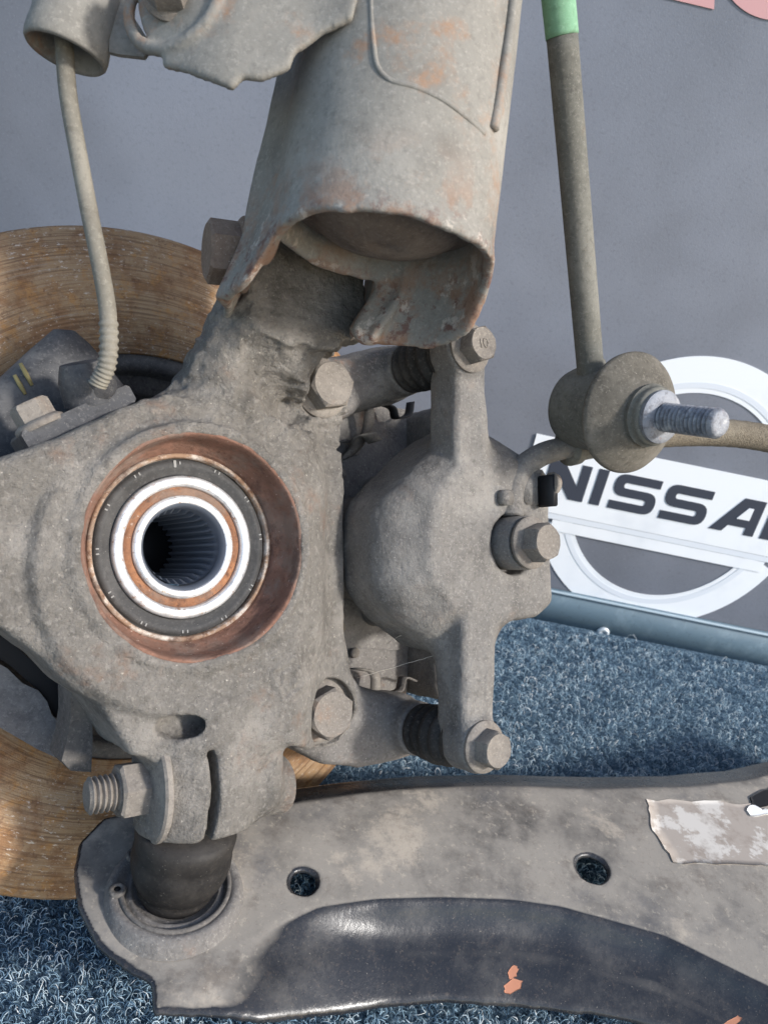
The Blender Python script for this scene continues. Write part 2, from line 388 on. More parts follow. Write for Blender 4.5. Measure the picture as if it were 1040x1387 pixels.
# ================================================================== SETTING
YW = 0.547
def wall_mat():
    m = M('printed_vinyl_banner', .42, 0, .5).base(S(108, 111, 119))
    m.lay(S(134, 138, 148), m.ramp(m.noise(3.2, 4, .55), .38, .66), .9)
    m.lay(S(82, 82, 86), m.ramp(m.noise(4.5, 4, .5, m.vec(loc=(4, 0, 7.3))), .40, .75), .6)
    m.lay(S(148, 150, 156), m.ramp(m.noise(700, 3, .7), .55, .75), .35); m.lay(S(60, 60, 68), m.ramp(m.noise(420, 3, .7, m.vec(loc=(2, 2, 2))), .50, .75), .18)
    m.bump(m.noise(900, 3, .6), .00010).bump(m.noise(9, 2, .5), .0010)
    return m.m
def sheet(x0, x1, z0, z1, y, t):
    V = [(x, yy, z) for yy in (y, y+t) for x, z in ((x0, z0), (x1, z0), (x1, z1), (x0, z1))]
    return np.array(V), [(0, 1, 2, 3), (7, 6, 5, 4), (0, 4, 5, 1), (1, 5, 6, 2), (2, 6, 7, 3), (3, 7, 4, 0)]
single('back_wall', sheet(-1.2, 1.4, -.002, 1.0, YW, .02), wall_mat(), kind='structure', smooth=False, label='dark grey printed vinyl banner wall behind the parts')

def carpet_mat():
    m = M('blue_carpet_backing', .95, 0, .1).base(S(80, 102, 118)); m.lay(S(130, 152, 168), m.ramp(m.noise(420, 4, .7), .45, .65)); m.lay(S(48, 64, 82), m.ramp(m.noise(260, 4, .6, m.vec(loc=(1, 2, 3))), .5, .7))
    m.bump(m.noise(500, 4, .7), .002); return m.m
single('carpet_floor', (np.array([(-1.2, -1.0, 0), (1.4, -1.0, 0), (1.4, YW+.01, 0), (-1.2, YW+.01, 0)]), [(0, 1, 2, 3)]), carpet_mat(), kind='structure', smooth=False)
# loop pile: many small yarn loops
def pile():
    regs = [(-.22, .00, .10, .30, 17000), (-.05, .36, .13, .27, 15000), (-.05, .42, .27, YW-.012, 26000), (-.22, .0, .27, .42, 5000), (-.42, -.22, .04, .40, 9000), (-.22, .50, .03, .115, 8000), (.36, .55, .115, .40, 8000)]
    B = []
    for x0, x1, y0, y1, n in regs: B.append(np.c_[rng.uniform(x0, x1, n), rng.uniform(y0, y1, n)])
    B = np.vstack(B); n = len(B); a = rng.uniform(0, 2*np.pi, n)+.6*np.sin(B[:, 0]*60)*np.cos(B[:, 1]*45)
    R = rng.uniform(.0008, .0022, n); th = rng.uniform(.00013, .00026, n); k = 6
    long = rng.random(n) < .008; R[long] *= 2.2; th[long] *= .7
    t = np.linspace(-.15, 1.05, k)*np.pi
    lean = rng.normal(0, .5, n); hz = rng.uniform(.7, 1.5, n)
    P = np.zeros((n, k, 3)); dx, dy = np.cos(a), np.sin(a)
    along = -np.cos(t)[None]*R[:, None]; up = np.sin(t)[None]*(R*hz)[:, None]+.0008
    side = up*lean[:, None]
    P[..., 0] = B[:, 0, None]+dx[:, None]*along-dy[:, None]*side; P[..., 1] = B[:, 1, None]+dy[:, None]*along+dx[:, None]*side
    P[..., 2] = up+rng.uniform(0, .0022, n)[:, None]
    T = np.gradient(P, axis=1); T /= np.linalg.norm(T, axis=2, keepdims=True)
    e1 = np.stack([-dy, dx, np.zeros(n)], 1)[:, None, :]; e1 = e1-(e1*T).sum(2, keepdims=True)*T; e1 /= np.linalg.norm(e1, axis=2, keepdims=True); e2 = np.cross(T, e1)
    V = np.stack([P+(e1*math.cos(q)+e2*math.sin(q))*th[:, None, None] for q in (0, 2.094, 4.189)], 2).reshape(-1, 3)
    base = (np.arange(n)*k*3)[:, None, None]+(np.arange(k-1)*3)[None, :, None]; j = np.arange(3); jn = (j+1) % 3
    Fc = np.stack([base+j, base+jn, base+jn+3, base+j+3], 3).reshape(-1, 4)
    pal = np.array([S(118, 144, 162), S(150, 174, 188), S(80, 104, 124), S(190, 205, 212), S(224, 228, 228), S(130, 156, 172), S(170, 190, 200), S(60, 76, 92)])
    cl = np.sin(B[:, 0]*310+np.sin(B[:, 1]*170)*2)*np.sin(B[:, 1]*290+np.cos(B[:, 0]*210)*2)
    ci = rng.choice(8, n, p=[.24, .19, .15, .09, .03, .16, .08, .06]); ci[(cl > .45) & (rng.random(n) < .6)] = 2; ci[(cl < -.5) & (rng.random(n) < .55)] = 3; ci[long] = 4
    c = np.repeat(pal[ci], k*3, axis=0)
    me = mesh_from('carpet_pile', V, Fc, True); at = me.color_attributes.new('yarn', 'FLOAT_COLOR', 'POINT'); at.data.foreach_set('color', c.astype(np.float32).ravel())
    m = M('blue_loop_yarn', .9, 0, .15); q = m.n('ShaderNodeAttribute'); q.attribute_name = 'yarn'; m.c = (0, 0, 0, 1); m.link(q.outputs[0], m.b.inputs['Base Color']); me.materials.append(m.m)
    o = bpy.data.objects.new('carpet_pile', me); COL.objects.link(o); o['kind'] = 'stuff'; o['label'] = 'mottled blue and pale grey loop pile of the carpet'; o['category'] = 'carpet'
pile()

# metal edging strip with its screw
TRIM = M('blue_grey_painted_strip', .5, 0, .4).base(S(98, 118, 130)); TRIM.lay(S(128, 146, 156), TRIM.ramp(TRIM.noise(40, 6, .7), .5, .7), .6); TRIM.lay(S(78, 92, 102), TRIM.ramp(TRIM.noise(300, 4, .7), .55, .7), .5); TRIM = TRIM.m
TH = .030
t = Thing('edging_strip', 'blue grey metal edging strip along the foot of the dark banner wall', 'edging strip', WORLD, (0, YW*1000-3, 0))
Y3 = YW*1000-.5
t.part('strip_face', bevbox(2400, 3, TH*1000, (100, Y3-1.5, TH*500), b=.5), TRIM)
t.part('strip_lip', bevbox(2400, 2.0, 1.6, (100, Y3-3.9, TH*1000-.9), b=.3), simple('pale_strip_edge', S(168, 184, 192), .45))
s = WORLD.l(WW(816, 857, YW-.004)); 
scr = t.part('screw', lathe([(0, 0), (5.4, 0), (5.4, .8), (4.4, 2.0), (2.6, 2.5), (2.2, 1.6), (0, 1.4)], (s[0], Y3-3, s[2]), (0, -1, 0), 28), simple('zinc_screw', S(206, 212, 214), .4, .4))

# ------------------------------------------------------------------ emblem printed on the wall
WHITE = M('white_emblem_print', .38, 0, .4).base(S(236, 238, 240)); WHITE.lay(S(205, 210, 216), WHITE.ramp(WHITE.noise(14, 4, .6), .5, .75), .5); WHITE = WHITE.m
PGREY = simple('pale_grey_emblem_print', S(220, 224, 229), .4); INK = simple('charcoal_letter_print', S(62, 66, 76), .45)
c0 = WW(912, 677, YW); ex = np.linalg.norm(WW(908+49, 673+10, YW)-WW(908-49, 673-10, YW))/100
w1 = WW(908-10, 673+49, YW)-WW(908+10, 673-49, YW); ez = np.linalg.norm(w1)/100       # metres per photo pixel on the wall here
def on_wall(poly, y, th=.0004):                                            # poly in photo-pixel units round the emblem centre
    P = np.array([(c0[0]+a*ex, c0[2]+b*ez) for a, b in poly])
    V, Fc = prism(P, 0, th); return np.c_[V[:, 0], YW-y-V[:, 2], V[:, 1]]*1000, Fc
def on_wall_ring(r0, r1, y, a0=0, a1=360, n=96, th=.0004):
    A = np.radians(np.linspace(a0, a1, n)); V = []; 
    for yy in (y, y+th):
        for (rx, rz) in (r0, r1): V += [((c0[0]+math.cos(a)*rx*ex)*1000, (YW-yy)*1000, (c0[2]+math.sin(a)*rz*ez)*1000) for a in A]
    Fc = []
    for i in range(n-1):
        q = lambda s, j: s*n+j
        Fc += [(q(2, i), q(2, i+1), q(3, i+1), q(3, i)), (q(0, i), q(2, i), q(3, i), q(1, i))[::1] if False else (q(1, i), q(1, i+1), q(3, i+1), q(3, i)), (q(0, i+1), q(0, i), q(2, i), q(2, i+1))]
    return np.array(V), Fc
em = Thing('wall_emblem', 'white ring and crossbar emblem with dark capital letters on the banner wall', 'emblem', WORLD, (c0[0]*1000, YW*1000, c0[2]*1000))
for q, (a0, a1) in enumerate(((22, 158), (202, 338))):
    rg = em.part('ring', on_wall_ring((134, 140), (179, 184), .0003, a0, a1), WHITE, smooth=False)
    em.part('ring_bevel', on_wall_ring((140, 146), (147, 153), .0008, a0, a1, th=.0002), PGREY, parent=rg, smooth=False)
br = em.part('crossbar', on_wall([(-204, -50), (204, -50), (204, 50), (-204, 50)], .0010), WHITE, smooth=False)
em.part('crossbar_bevel', on_wall([(-203, -58), (203, -58), (203, -50.6), (-203, -50.6)], .0010), PGREY, parent=br, smooth=False)
em.part('crossbar_bevel', on_wall([(-150, -74), (150, -74), (150, -58.6), (-150, -58.6)], .0010), WHITE, parent=br, smooth=False)
LH = 49.; t_ = .23; s_ = .27; c_ = .17
def S_(W): return [[(W, 1), (c_, 1), (0, 1-c_), (0, .5-t_/2+c_), (c_, .5-t_/2), (W-s_, .5-t_/2), (W-s_, t_), (0, t_), (0, 0), (W-c_, 0), (W, c_), (W, .5+t_/2-c_), (W-c_, .5+t_/2), (s_, .5+t_/2), (s_, 1-t_), (W, 1-t_)]]
def N_(W): return [[(0, 0), (0, 1), (.40, 1), (W-s_, .40), (W-s_, 1), (W, 1), (W, 0), (W-.40, 0), (s_, .60), (s_, 0)]]
def A_(W): return [[(0, 0), (.66, 1), (W, 1), (W, 0), (W-s_, 0), (W-s_, .2), (.48, .2), (.36, 0)]]
def soft(pl, rad=.20, n=5):
    P = np.array(pl, float); out = []
    for i in range(len(P)):
        a, b, c = P[i-1], P[i], P[(i+1) % len(P)]; u1, u2 = a-b, c-b; l1, l2 = np.linalg.norm(u1), np.linalg.norm(u2)
        q = min(rad, l1*.49, l2*.49); p0, p1 = b+u1/l1*q, b+u2/l2*q
        for t in np.linspace(0, 1, n): out.append((1-t)**2*p0+2*t*(1-t)*b+t*t*p1)
    return out
def S_(W):
    o = [(W, 1), (0, 1), (0, .5-t_/2), (W-s_, .5-t_/2), (W-s_, t_), (0, t_), (0, 0), (W, 0), (W, .5+t_/2), (s_, .5+t_/2), (s_, 1-t_), (W, 1-t_)]
    rr = [0, .3, .3, .08, .08, 0, 0, .3, .3, .08, .08, 0]; out = []
    for i in range(len(o)):
        if not rr[i]: out.append(o[i]); continue
        a, b, c = [np.array(o[k % len(o)], float) for k in (i-1, i, i+1)]; d1 = (a-b)/np.linalg.norm(a-b); d2 = (c-b)/np.linalg.norm(c-b); q = min(rr[i], .49*np.linalg.norm(a-b), .49*np.linalg.norm(c-b))
        out += [tuple((1-t)**2*(b+d1*q)+2*t*(1-t)*b+t*t*(b+d2*q)) for t in np.linspace(0, 1, 6)]
    return [out]
x = -176
for ch, W in (('N', 1.16), ('I', .32), ('S', 1.25), ('S', 1.25), ('A', 1.25), ('N', 1.16)):
    pol = {'N': N_, 'S': S_, 'A': A_}[ch](W) if ch != 'I' else [[(0, 0), (.28, 0), (.28, 1), (0, 1)]]
    lt = em.part('letter', join(*[on_wall([(x+a*LH, -27+b*LH) for a, b in pl], .0015) for pl in pol]), INK, smooth=False)
    if ch == 'A': em.part('letter_counter', on_wall([(x+a*LH, -27+b*LH) for a, b in [(.62, .42), (W-s_, .42), (W-s_, .76), (.84, .76)]], .0020), WHITE, parent=lt, smooth=False)
    x += W*LH+9.6
# pink capitals cut by the picture's upper edge
PINK = simple('pink_letter_print', S(204, 156, 154), .5)
def wallpoly(px, y, th=.4):
    P = np.array([WW(a, b, YW) for a, b in px])*1000; V, Fc = prism(P[:, [0, 2]], 0, th); return np.c_[V[:, 0], YW*1000-y-V[:, 2], V[:, 1]], Fc
b0 = WW(940, 0, YW)*1000
t = Thing('printed_letter', 'pink capital letter with a flat foot printed on the banner wall', 'letter', WORLD, (b0[0], YW*1000, b0[2]))
t.part('stroke', wallpoly([(903, -2), (966, 13), (967, -16), (920, -27), (938, -110), (912, -116), (880, -8)], .4), PINK, smooth=False)
o0 = WW(1040, -40, YW); P = []
for r in (76, 46):
    P.append([(lambda w: (w[0]*1000, w[2]*1000))(WW(1050+math.cos(a)*r, -46-math.sin(a)*r*.97, YW)) for a in np.linspace(0, 2*math.pi, 64, endpoint=False)])
V = [(a, YW*1000-y, b) for y in (.4, .8) for ring in P for a, b in ring]; n = 64; Fc = []
for i in range(n):
    j = (i+1) % n; Fc += [(2*n+i, 2*n+j, 3*n+j, 3*n+i), (i, j, 2*n+j, 2*n+i), (n+j, n+i, 3*n+i, 3*n+j)]
t = Thing('printed_letter', 'pink round capital letter printed on the banner wall', 'letter', WORLD, (o0[0]*1000, YW*1000, o0[2]*1000))
t.part('stroke', (np.array(V), Fc), PINK, smooth=False)

# ================================================================== BRAKE DISC
hd = -92.0; dc = kp(204, 749, hd)
DF = Frame(K.w(dc), K.A[:, 0], K.A[:, 1], K.A[:, 2])
disc = Thing('brake_disc', 'large rusty vented brake disc standing on edge on the carpet', 'brake disc', DF)
disc.part('friction_plate', lathe_open([(91, -8), (91, -.5), (91.6, 0), (147, 0), (148.2, -1), (148.2, -8), (91, -8)], seg=160), DISC)
disc.part('rear_friction_plate', lathe_open([(91, -25), (91, -17), (148.2, -17), (148.2, -24), (147, -25), (91, -25)], seg=128), DISC)
for i in range(40):
    a = i*2*math.pi/40; d = np.array([math.cos(a), math.sin(a), 0]); e = np.array([-d[1], d[0], 0])
    disc.part('vane', bevbox(50, 4, 9.4, d*121+np.array([0, 0, -12.5]), (d, e, np.array([0, 0, 1.])), b=.5), DISC, smooth=False)
hat = disc.part('hat', lathe_open([(92, -6), (91, -1.5), (86, -2), (84, -4), (83, -12), (78, -40), (74, -48), (36, -50), (36, -46), (70, -44), (73, -38), (75, -12), (92, -9)], seg=96), DARKG)

# ================================================================== DUST SHIELD
SHM = dusty('dusty_grey_shield', S(112, 110, 110), S(140, 138, 136), S(84, 82, 84), None, speck=.3).m
ds = Thing('dust_shield', 'bent grey sheet metal dust shield between knuckle and rusty disc', 'dust shield', K, kp(60, 980, -70))
def kpoly(px, h): return np.array([kp(a, b, h)[:2] for a, b in px])
ds.part('shield_rim', prism(kpoly([(-60, 872), (-20, 888), (10, 905), (30, 925), (52, 935), (64, 950), (70, 968), (86, 985), (84, 1018), (76, 1026), (50, 1014), (0, 985), (-60, 945)], -78), -80, -77.5), SHM, sharp=40)
ds.part('shield_gap_dark', prism(kpoly([(-60, 800), (0, 850), (40, 890), (96, 935), (98, 985), (80, 975), (66, 945), (20, 905), (-60, 850)], -72), -84, -81), BLACK, sharp=40)  # black sheet painting the shaded gap between knuckle and shield rim
ds.part('end_flange', prism(kpoly([(96, 930), (112, 938), (124, 958), (126, 1000), (124, 1046), (96, 1044), (84, 1030), (92, 1000), (97, 970)], -44), -64, -44), DARKG, sharp=40)

# ================================================================== STEERING KNUCKLE
def knuckle():
    body = [(-70, 650, -12), (0, 622, -12), (32, 612, -12), (175, 548, -14), (230, 535, -14), (300, 560, -16), (420, 560, -24), (474, 550, -25), (466, 600, -25), (463, 700, -25), (465, 850, -25),
            (472, 895, -26), (480, 960, -27), (455, 1006, -27), (400, 1010, -25), (345, 992, -22), (340, 1010, -14), (250, 1040, -12), (172, 1020, -12), (150, 985, -12), (128, 952, -12), (95, 932, -12), (55, 892, -12), (0, 852, -12), (-70, 822, -12)]
    P = np.array([kp(a, b, h)[:2] for a, b, h in body])
    B1, B2 = kp(438, 526, -25), kp(438, 962, -27)
    A0, A1 = kp(262, 585, -26), kp(362, 405, -8)
    C0, C1 = kp(385, 640, -20), kp(418, 430, -16)
    cl = kp(268, 1070, -20)
    rec = kp(252, 980, -7)
    fold = [kp(345, 520, -22), kp(372, 640, -20)]
    sl = kp(288, 1070, -4)
    def f(x, y, z):
        r = np.sqrt((x-3.5)**2+y*y)
        top = -2.5-3.5*sstep(50, 54, r+y*.12)*sstep(14, -6, x)*sstep(26, 4, y) - 20*sstep(42, 74, x) - 5*sstep(20, 50, y) - 3*sstep(-60, -95, y)
        top = top + 3*np.exp(-((x-60)**2)/40)*sstep(52, 30, np.abs(y))
        d2 = poly2(P, x, y)
        d = smax(d2, z-top, 4); d = smax(d, -50-z, 4)
        d = smin(d, cyl(x, y, z, (5.4, -.5, -50), (5.4, -.5, -1), 43.6, 1.5), 2.5)
        for b in (B1, B2): d = smin(d, cyl(x, y, z, (b[0], b[1], -62), (b[0], b[1], b[2]), 13.5, 2), 7)
        d = smin(d, cone(x, y, z, A0, A1, 15, 16), 9)
        d = smin(d, cone(x, y, z, C0, C1, 6, 9), 7)
        d = smin(d, cone(x, y, z, A0+np.array([8, -4, -4]), A1+np.array([20, 2, -4]), 16, 16), 8)
        tg = kp(396, 430, -5); d = smin(d, rbox(x, y, z, tg+np.array([3, 9, -2]), (48, 44, 34), 5), 7)
        d = smin(d, cone(x, y, z, fold[0], fold[1], 4, 5), 8)
        h1, h2 = kp(352, 492, 3), kp(398, 560, -16); d = smax(d, -cone(x, y, z, h1, h2, 6, 7), 8)
        # clamp for the ball joint stud
        d = smin(d, cyl(x, y, z, (cl[0], -55, cl[2]-2), (cl[0], -102, cl[2]-2), 21.5, 3), 6)
        d = smin(d, rbox(x, y, z, (cl[0]+8, -80, cl[2]-3), (46, 42, 34), 9), 5)
        rb = kp(372, 1062, -24); d = smin(d, cyl(x, y, z, (cl[0]+8, rb[1], rb[2]), (rb[0]+4.5, rb[1], rb[2]), 11, 2), 5)
        lb = kp(200, 1065, -20); d = smin(d, cyl(x, y, z, (cl[0], lb[1], lb[2]), (lb[0]+2, lb[1], lb[2]), 14, 2), 5)
        sx = sl[0]-2.5*((y-sl[1])/16)**2
        d = smax(d, -smax(smax(np.abs(x-sx)-1.25, y+71, 1), -18-z, 1), 1)
        d = smax(d, -ell(x, y, z, rec, (10.5, 5.2, 6)), 2)
        for b in (B1, B2): d = smax(d, -cyl(x, y, z, (b[0]-1, b[1], b[2]-.2), (b[0]-1, b[1], 30), 14.0, .3), .8)
        # bore for the bearing
        d = smax(d, -cyl(x, y, z, (5.4, -.5, -70), (5.4, -.5, 5), 39.6, .5), 1.0)
        cm = kp(376, 915, -12); xa, ya = (x-cm[0])*.9+(y-cm[1])*.44, (y-cm[1])*.9-(x-cm[0])*.44
        bx2 = np.abs(np.maximum(np.abs(xa)-5.5, np.abs(ya)-6))-.6; bx2 = np.minimum(bx2, np.abs(np.sqrt(xa**2+ya**2)-3)-.5)
        d = d-.9*sstep(.6, -.4, bx2)
        n1 = vnoise(x, y, z, 13, 1)*.7+vnoise(x, y, z, 5.2, 2)*.35
        wr = sstep(30, 60, y+x*.2); rot = vnoise(x, y, z, 2.6, 3)*.35
        return d+n1*.6+rot*(.35+1.5*wr)+wr*.9*vnoise(x*.4, y, z*.6, 2.4, 5)+wr*.5*vnoise(x, y, z, 4.0, 6)
    return nets(f, (-86, -108, -64), (104, 128, 6), 1.0)
BO = (5.4, -.5, 0)
kn = Thing('steering_knuckle', 'dusty grey cast steering knuckle with a round bearing bore', 'knuckle', K, (0, -102, -20))
kbody = kn.part('casting', knuckle(), GREYW)
# wheel bearing
bw = kn.part('bearing_housing', lathe_open([(40.3, -1.6), (39.6, -1.1), (38.9, -2.0), (38.3, -5), (37.9, -9), (37.4, -12.5), (36.6, -13.2), (36.2, -15.2), (35.4, -15.6), (35.2, -17.6), (34.2, -18), (34, -21)], c=BO, seg=120, wob=.14), RUST)
kn.part('snap_ring', lathe_open([(34.4, -18.4), (34.1, -16.9), (33.2, -16.6), (32.7, -17.1), (32.5, -19.5)], c=BO, seg=120, wob=.18), RUSTG, parent=bw)
kn.part('bearing_seal', lathe_open([(32.4, -19.6), (31.7, -19.2), (31.5, -17.9), (29.2, -17.7), (28.9, -18.3), (26.8, -18.3), (26.2, -19.6)], c=BO, seg=120), SEAL, parent=bw)
kn.part('outer_race', lathe_open([(26.1, -20), (26.0, -17.3), (25.3, -16.7), (22.9, -16.6), (22.1, -17.4), (21.9, -20)], c=BO, seg=120, wob=.06), BRIGHT, parent=bw)
kn.part('rust_gap', lathe_open([(22.2, -19.2), (21.2, -18.2), (19.6, -18.0), (18.6, -18.8)], c=BO, seg=120, wob=.35), RUSTO, parent=bw)
kn.part('inner_race', lathe_open([(19.0, -20), (18.8, -17.4), (18.2, -16.8), (16.4, -16.7), (15.8, -17.2)], c=BO, seg=120, wob=.06), BRIGHT, parent=bw)
kn.part('bore_chamfer', lathe_open([(15.95, -17.0), (15.3, -17.8), (14.5, -20), (14.2, -24)], c=BO, seg=120), SPL, parent=bw)
def spline():
    n = 30; seg = n*8; th = np.arange(seg)*2*math.pi/seg; ph = (np.arange(seg) % 8)/8; V = []; hs = [-20, -20.6, -23, -27, -70]
    for i, h in enumerate(hs):
        r = np.full(seg, 14.3) if i < 2 else 14.2-1.7*np.clip(np.sin(ph*2*math.pi)*1.6+.5, 0, 1)*(1 if i > 2 else .2)
        V.append(np.c_[np.cos(th)*r+BO[0], np.sin(th)*r, np.full(seg, h)])
    V = np.vstack(V); Fc = [(i*seg+(j+1) % seg, i*seg+j, (i+1)*seg+j, (i+1)*seg+(j+1) % seg) for i in range(4) for j in range(seg)]
    return V, Fc
kn.part('splined_bore', spline(), SPL, parent=bw, sharp=40)
MARK = simple('faded_seal_marking', S(138, 136, 132), .7)
for k in range(12):
    a = math.radians(8+k*29.3); e1_, e2_ = np.array([math.cos(a), math.sin(a), 0]), np.array([-math.sin(a), math.cos(a), 0])
    if k == 3: kn.part('seal_mark', bevbox(2.6, 1.0, .3, np.array(BO)+e1_*30.4+e2_*1+(0, 0, -17.65), (e1_, e2_, np.array([0, 0, 1.])), .2), MARK, parent=bw, smooth=False)
    for q in (-.9, .9):
        kn.part('seal_mark', bevbox(1.1, .5, .25, np.array(BO)+e1_*30.7+e2_*q+(0, 0, -17.65), (e1_, e2_, np.array([0, 0, 1.])), .1), MARK, parent=bw, smooth=False)
kn.part('bore_dark_disc', lathe([(14.6, -72), (14.6, -69)], BO, (0, 0, 1), 48), BLACK, parent=bw)  # black disc standing in for the unlit depth of the bore
# bolts holding the caliper bracket
for (a, b, h, rot) in ((434, 526, -24.6, 12), (433, 962, -26.6, 22)):
    q = kp(a, b, h); bt = kn.part('bolt', hexhead(q, (0, 0, 1), 18.5, 9.5, 12.8, 2.4, rot, .3), BOLT, sharp=35)
# clamp bolt: flange, nut and thread on the left of the clamp
q = kp(205, 1064, -20); 
kn.part('clamp_nut', join(hexhead(q+np.array([1, 0, 0]), (-1, 0, 0), 17, 11, 19.5, 3.2, 10, .2)), BOLT, sharp=35)
kn.part('clamp_bolt', thread(q+np.array([-9, 0, 0]), (-1, 0, 0), 6.2, 13, 1.8), BOLT, sharp=50)

# ================================================================== BRAKE CALIPER, BRACKET, PADS
PU, PL = np.array([114., 83.5]), np.array([120., -81.])
def bracket():
    UP = np.array([kp(a, b, -34)[:2] for a, b in [(420, 490), (470, 484), (520, 474), (562, 466), (578, 492), (572, 528), (540, 538), (505, 536), (480, 560), (440, 575)]])
    LW = np.array([kp(a, b, -36)[:2] for a, b in [(420, 905), (470, 900), (490, 930), (520, 948), (560, 946), (586, 974), (578, 1018), (540, 1032), (490, 1042), (440, 1036), (398, 1014)]])
    B1, B2 = kp(438, 526, -30), kp(438, 962, -32)
    def f(x, y, z):
        d = None
        for B, Q, sg in ((B1, PU, 1), (B2, PL, -1)):
            e = smin(cyl(x, y, z, (B[0]+2, B[1], -66), (B[0]+2, B[1], B[2]-2), 15, 2.5), cone(x, y, z, (B[0]+2, B[1]-(2 if sg < 0 else 0), -52), (Q[0]-4, Q[1], -44), 15.5, 13), 6)
            e = smin(e, cyl(x, y, z, (Q[0], Q[1], -80), (Q[0], Q[1], -24), 12, 2), 5)
            e = smin(e, rbox(x, y, z, (122, sg*82, -80), (30, 9, 36), 3), 5)
            d = e if d is None else np.minimum(d, e)
        d = smin(d, extr(poly2(UP, x, y), z, -62, -33, 5), 4); d = smin(d, extr(poly2(LW, x, y), z, -62, -35, 5), 4)
        d = smin(d, rbox(x, y, z, (158, 0, -104), (8, 156, 16), 2), 2)
        return d+vnoise(x, y, z, 9, 21)*.4+vnoise(x, y, z, 3, 22)*.2
    return nets(f, (46, -112, -126), (166, 110, -18), 1.2)
br = Thing('caliper_bracket', 'dusty iron caliper bracket bolted between knuckle and pleated pin boots', 'bracket', K, (90, -80, -60))
br.part('casting', bracket(), GREY)
for Q in (PU, PL):
    prof = [(9, -30), (10.5, -24), (11.6, -23), (11.8, -20), (9.8, -19)]
    for i in range(4):
        h = -18+i*6.0; R = (12.2, 12.8, 12.2, 10.6)[i]; prof += [(R*.86, h), (R, h+1.4), (R, h+3.4), (R*.86, h+5)]
    prof += [(9, 8), (8.6, 14)]
    br.part('pin_boot', lathe(prof, (Q[0], Q[1], 0), (0, 0, 1), 48), RUBB)
pad = Thing('brake_pad', 'dark steel backed brake pad seated behind the caliper body', 'brake pad', K, (120, -50, -100))
pp = [(84, -62), (100, -66), (104, -76), (146, -76), (152, -30), (152, 30), (146, 76), (104, 76), (100, 66), (84, 62), (82, 30), (82, -30)]
pad.part('backing_plate', prism(pp, -76, -70), GREY, smooth=False)
pad.part('friction_block', prism([(a*.97+4, b*.9) for a, b in pp], -92, -76), simple('black_friction_material', S(44, 42, 42), .9), smooth=False)
pad.part('shim', prism([(88, -46), (150, -52), (150, 52), (88, 46)], -70, -68.6), GREY, smooth=False)
for v in (44, -44, 33, -33):
    pad.part('rivet', lathe([(2.6, -71), (2.6, -67.9), (2.0, -67.4), (0, -67.3)], (113 if abs(v) > 40 else 105, v*1.15, 0), (0, 0, 1), 20), BOLT)
CLIP = dusty('dusty_spring_clip', S(120, 114, 106), S(150, 144, 134), S(70, 66, 62), None, speck=.2, bumpd=.0001, rough=.6).m
def strip(path, wdir, w, th=.8):
    P = crom(path, 6); wd = np.asarray(wdir, float); wd /= np.linalg.norm(wd); T = np.gradient(P, axis=0); N = np.cross(T, wd); N /= np.linalg.norm(N, axis=1)[:, None]
    V = np.stack([P-wd*w/2-N*th/2, P+wd*w/2-N*th/2, P+wd*w/2+N*th/2, P-wd*w/2+N*th/2], 1).reshape(-1, 3); m = len(P)
    Fc = [(i*4+j, i*4+(j+1) % 4, i*4+4+(j+1) % 4, i*4+4+j) for i in range(m-1) for j in range(4)]+[(3, 2, 1, 0), tuple(range(4*m-4, 4*m))]
    return V, Fc
def kseq(px): return [kp(a, b, h) for a, b, h in px]
for px, w, wd, mt in (([(466, 622, -66), (482, 606, -64), (487, 592, -58), (498, 588, -56), (508, 598, -60)], 9, (1, .35, 0), CLIP),
                      ([(470, 600, -66), (492, 592, -64), (500, 566, -60), (500, 545, -58), (512, 538, -60)], 5, (1, 0, .3), DARKG),
                      ([(505, 545, -62), (530, 552, -60), (536, 566, -60), (552, 562, -60), (556, 545, -62)], 5, (.3, 0, 1), BLACK),
                      ([(478, 905, -62), (506, 912, -60), (508, 938, -58), (512, 948, -58), (520, 944, -60)], 5, (1, 0, .3), CLIP),
                      ([(520, 938, -60), (540, 935, -58), (546, 918, -58), (560, 922, -60)], 5, (.3, 0, 1), DARKG)):
    pad.part('spring_clip', strip(kseq(px), wd, w), mt)

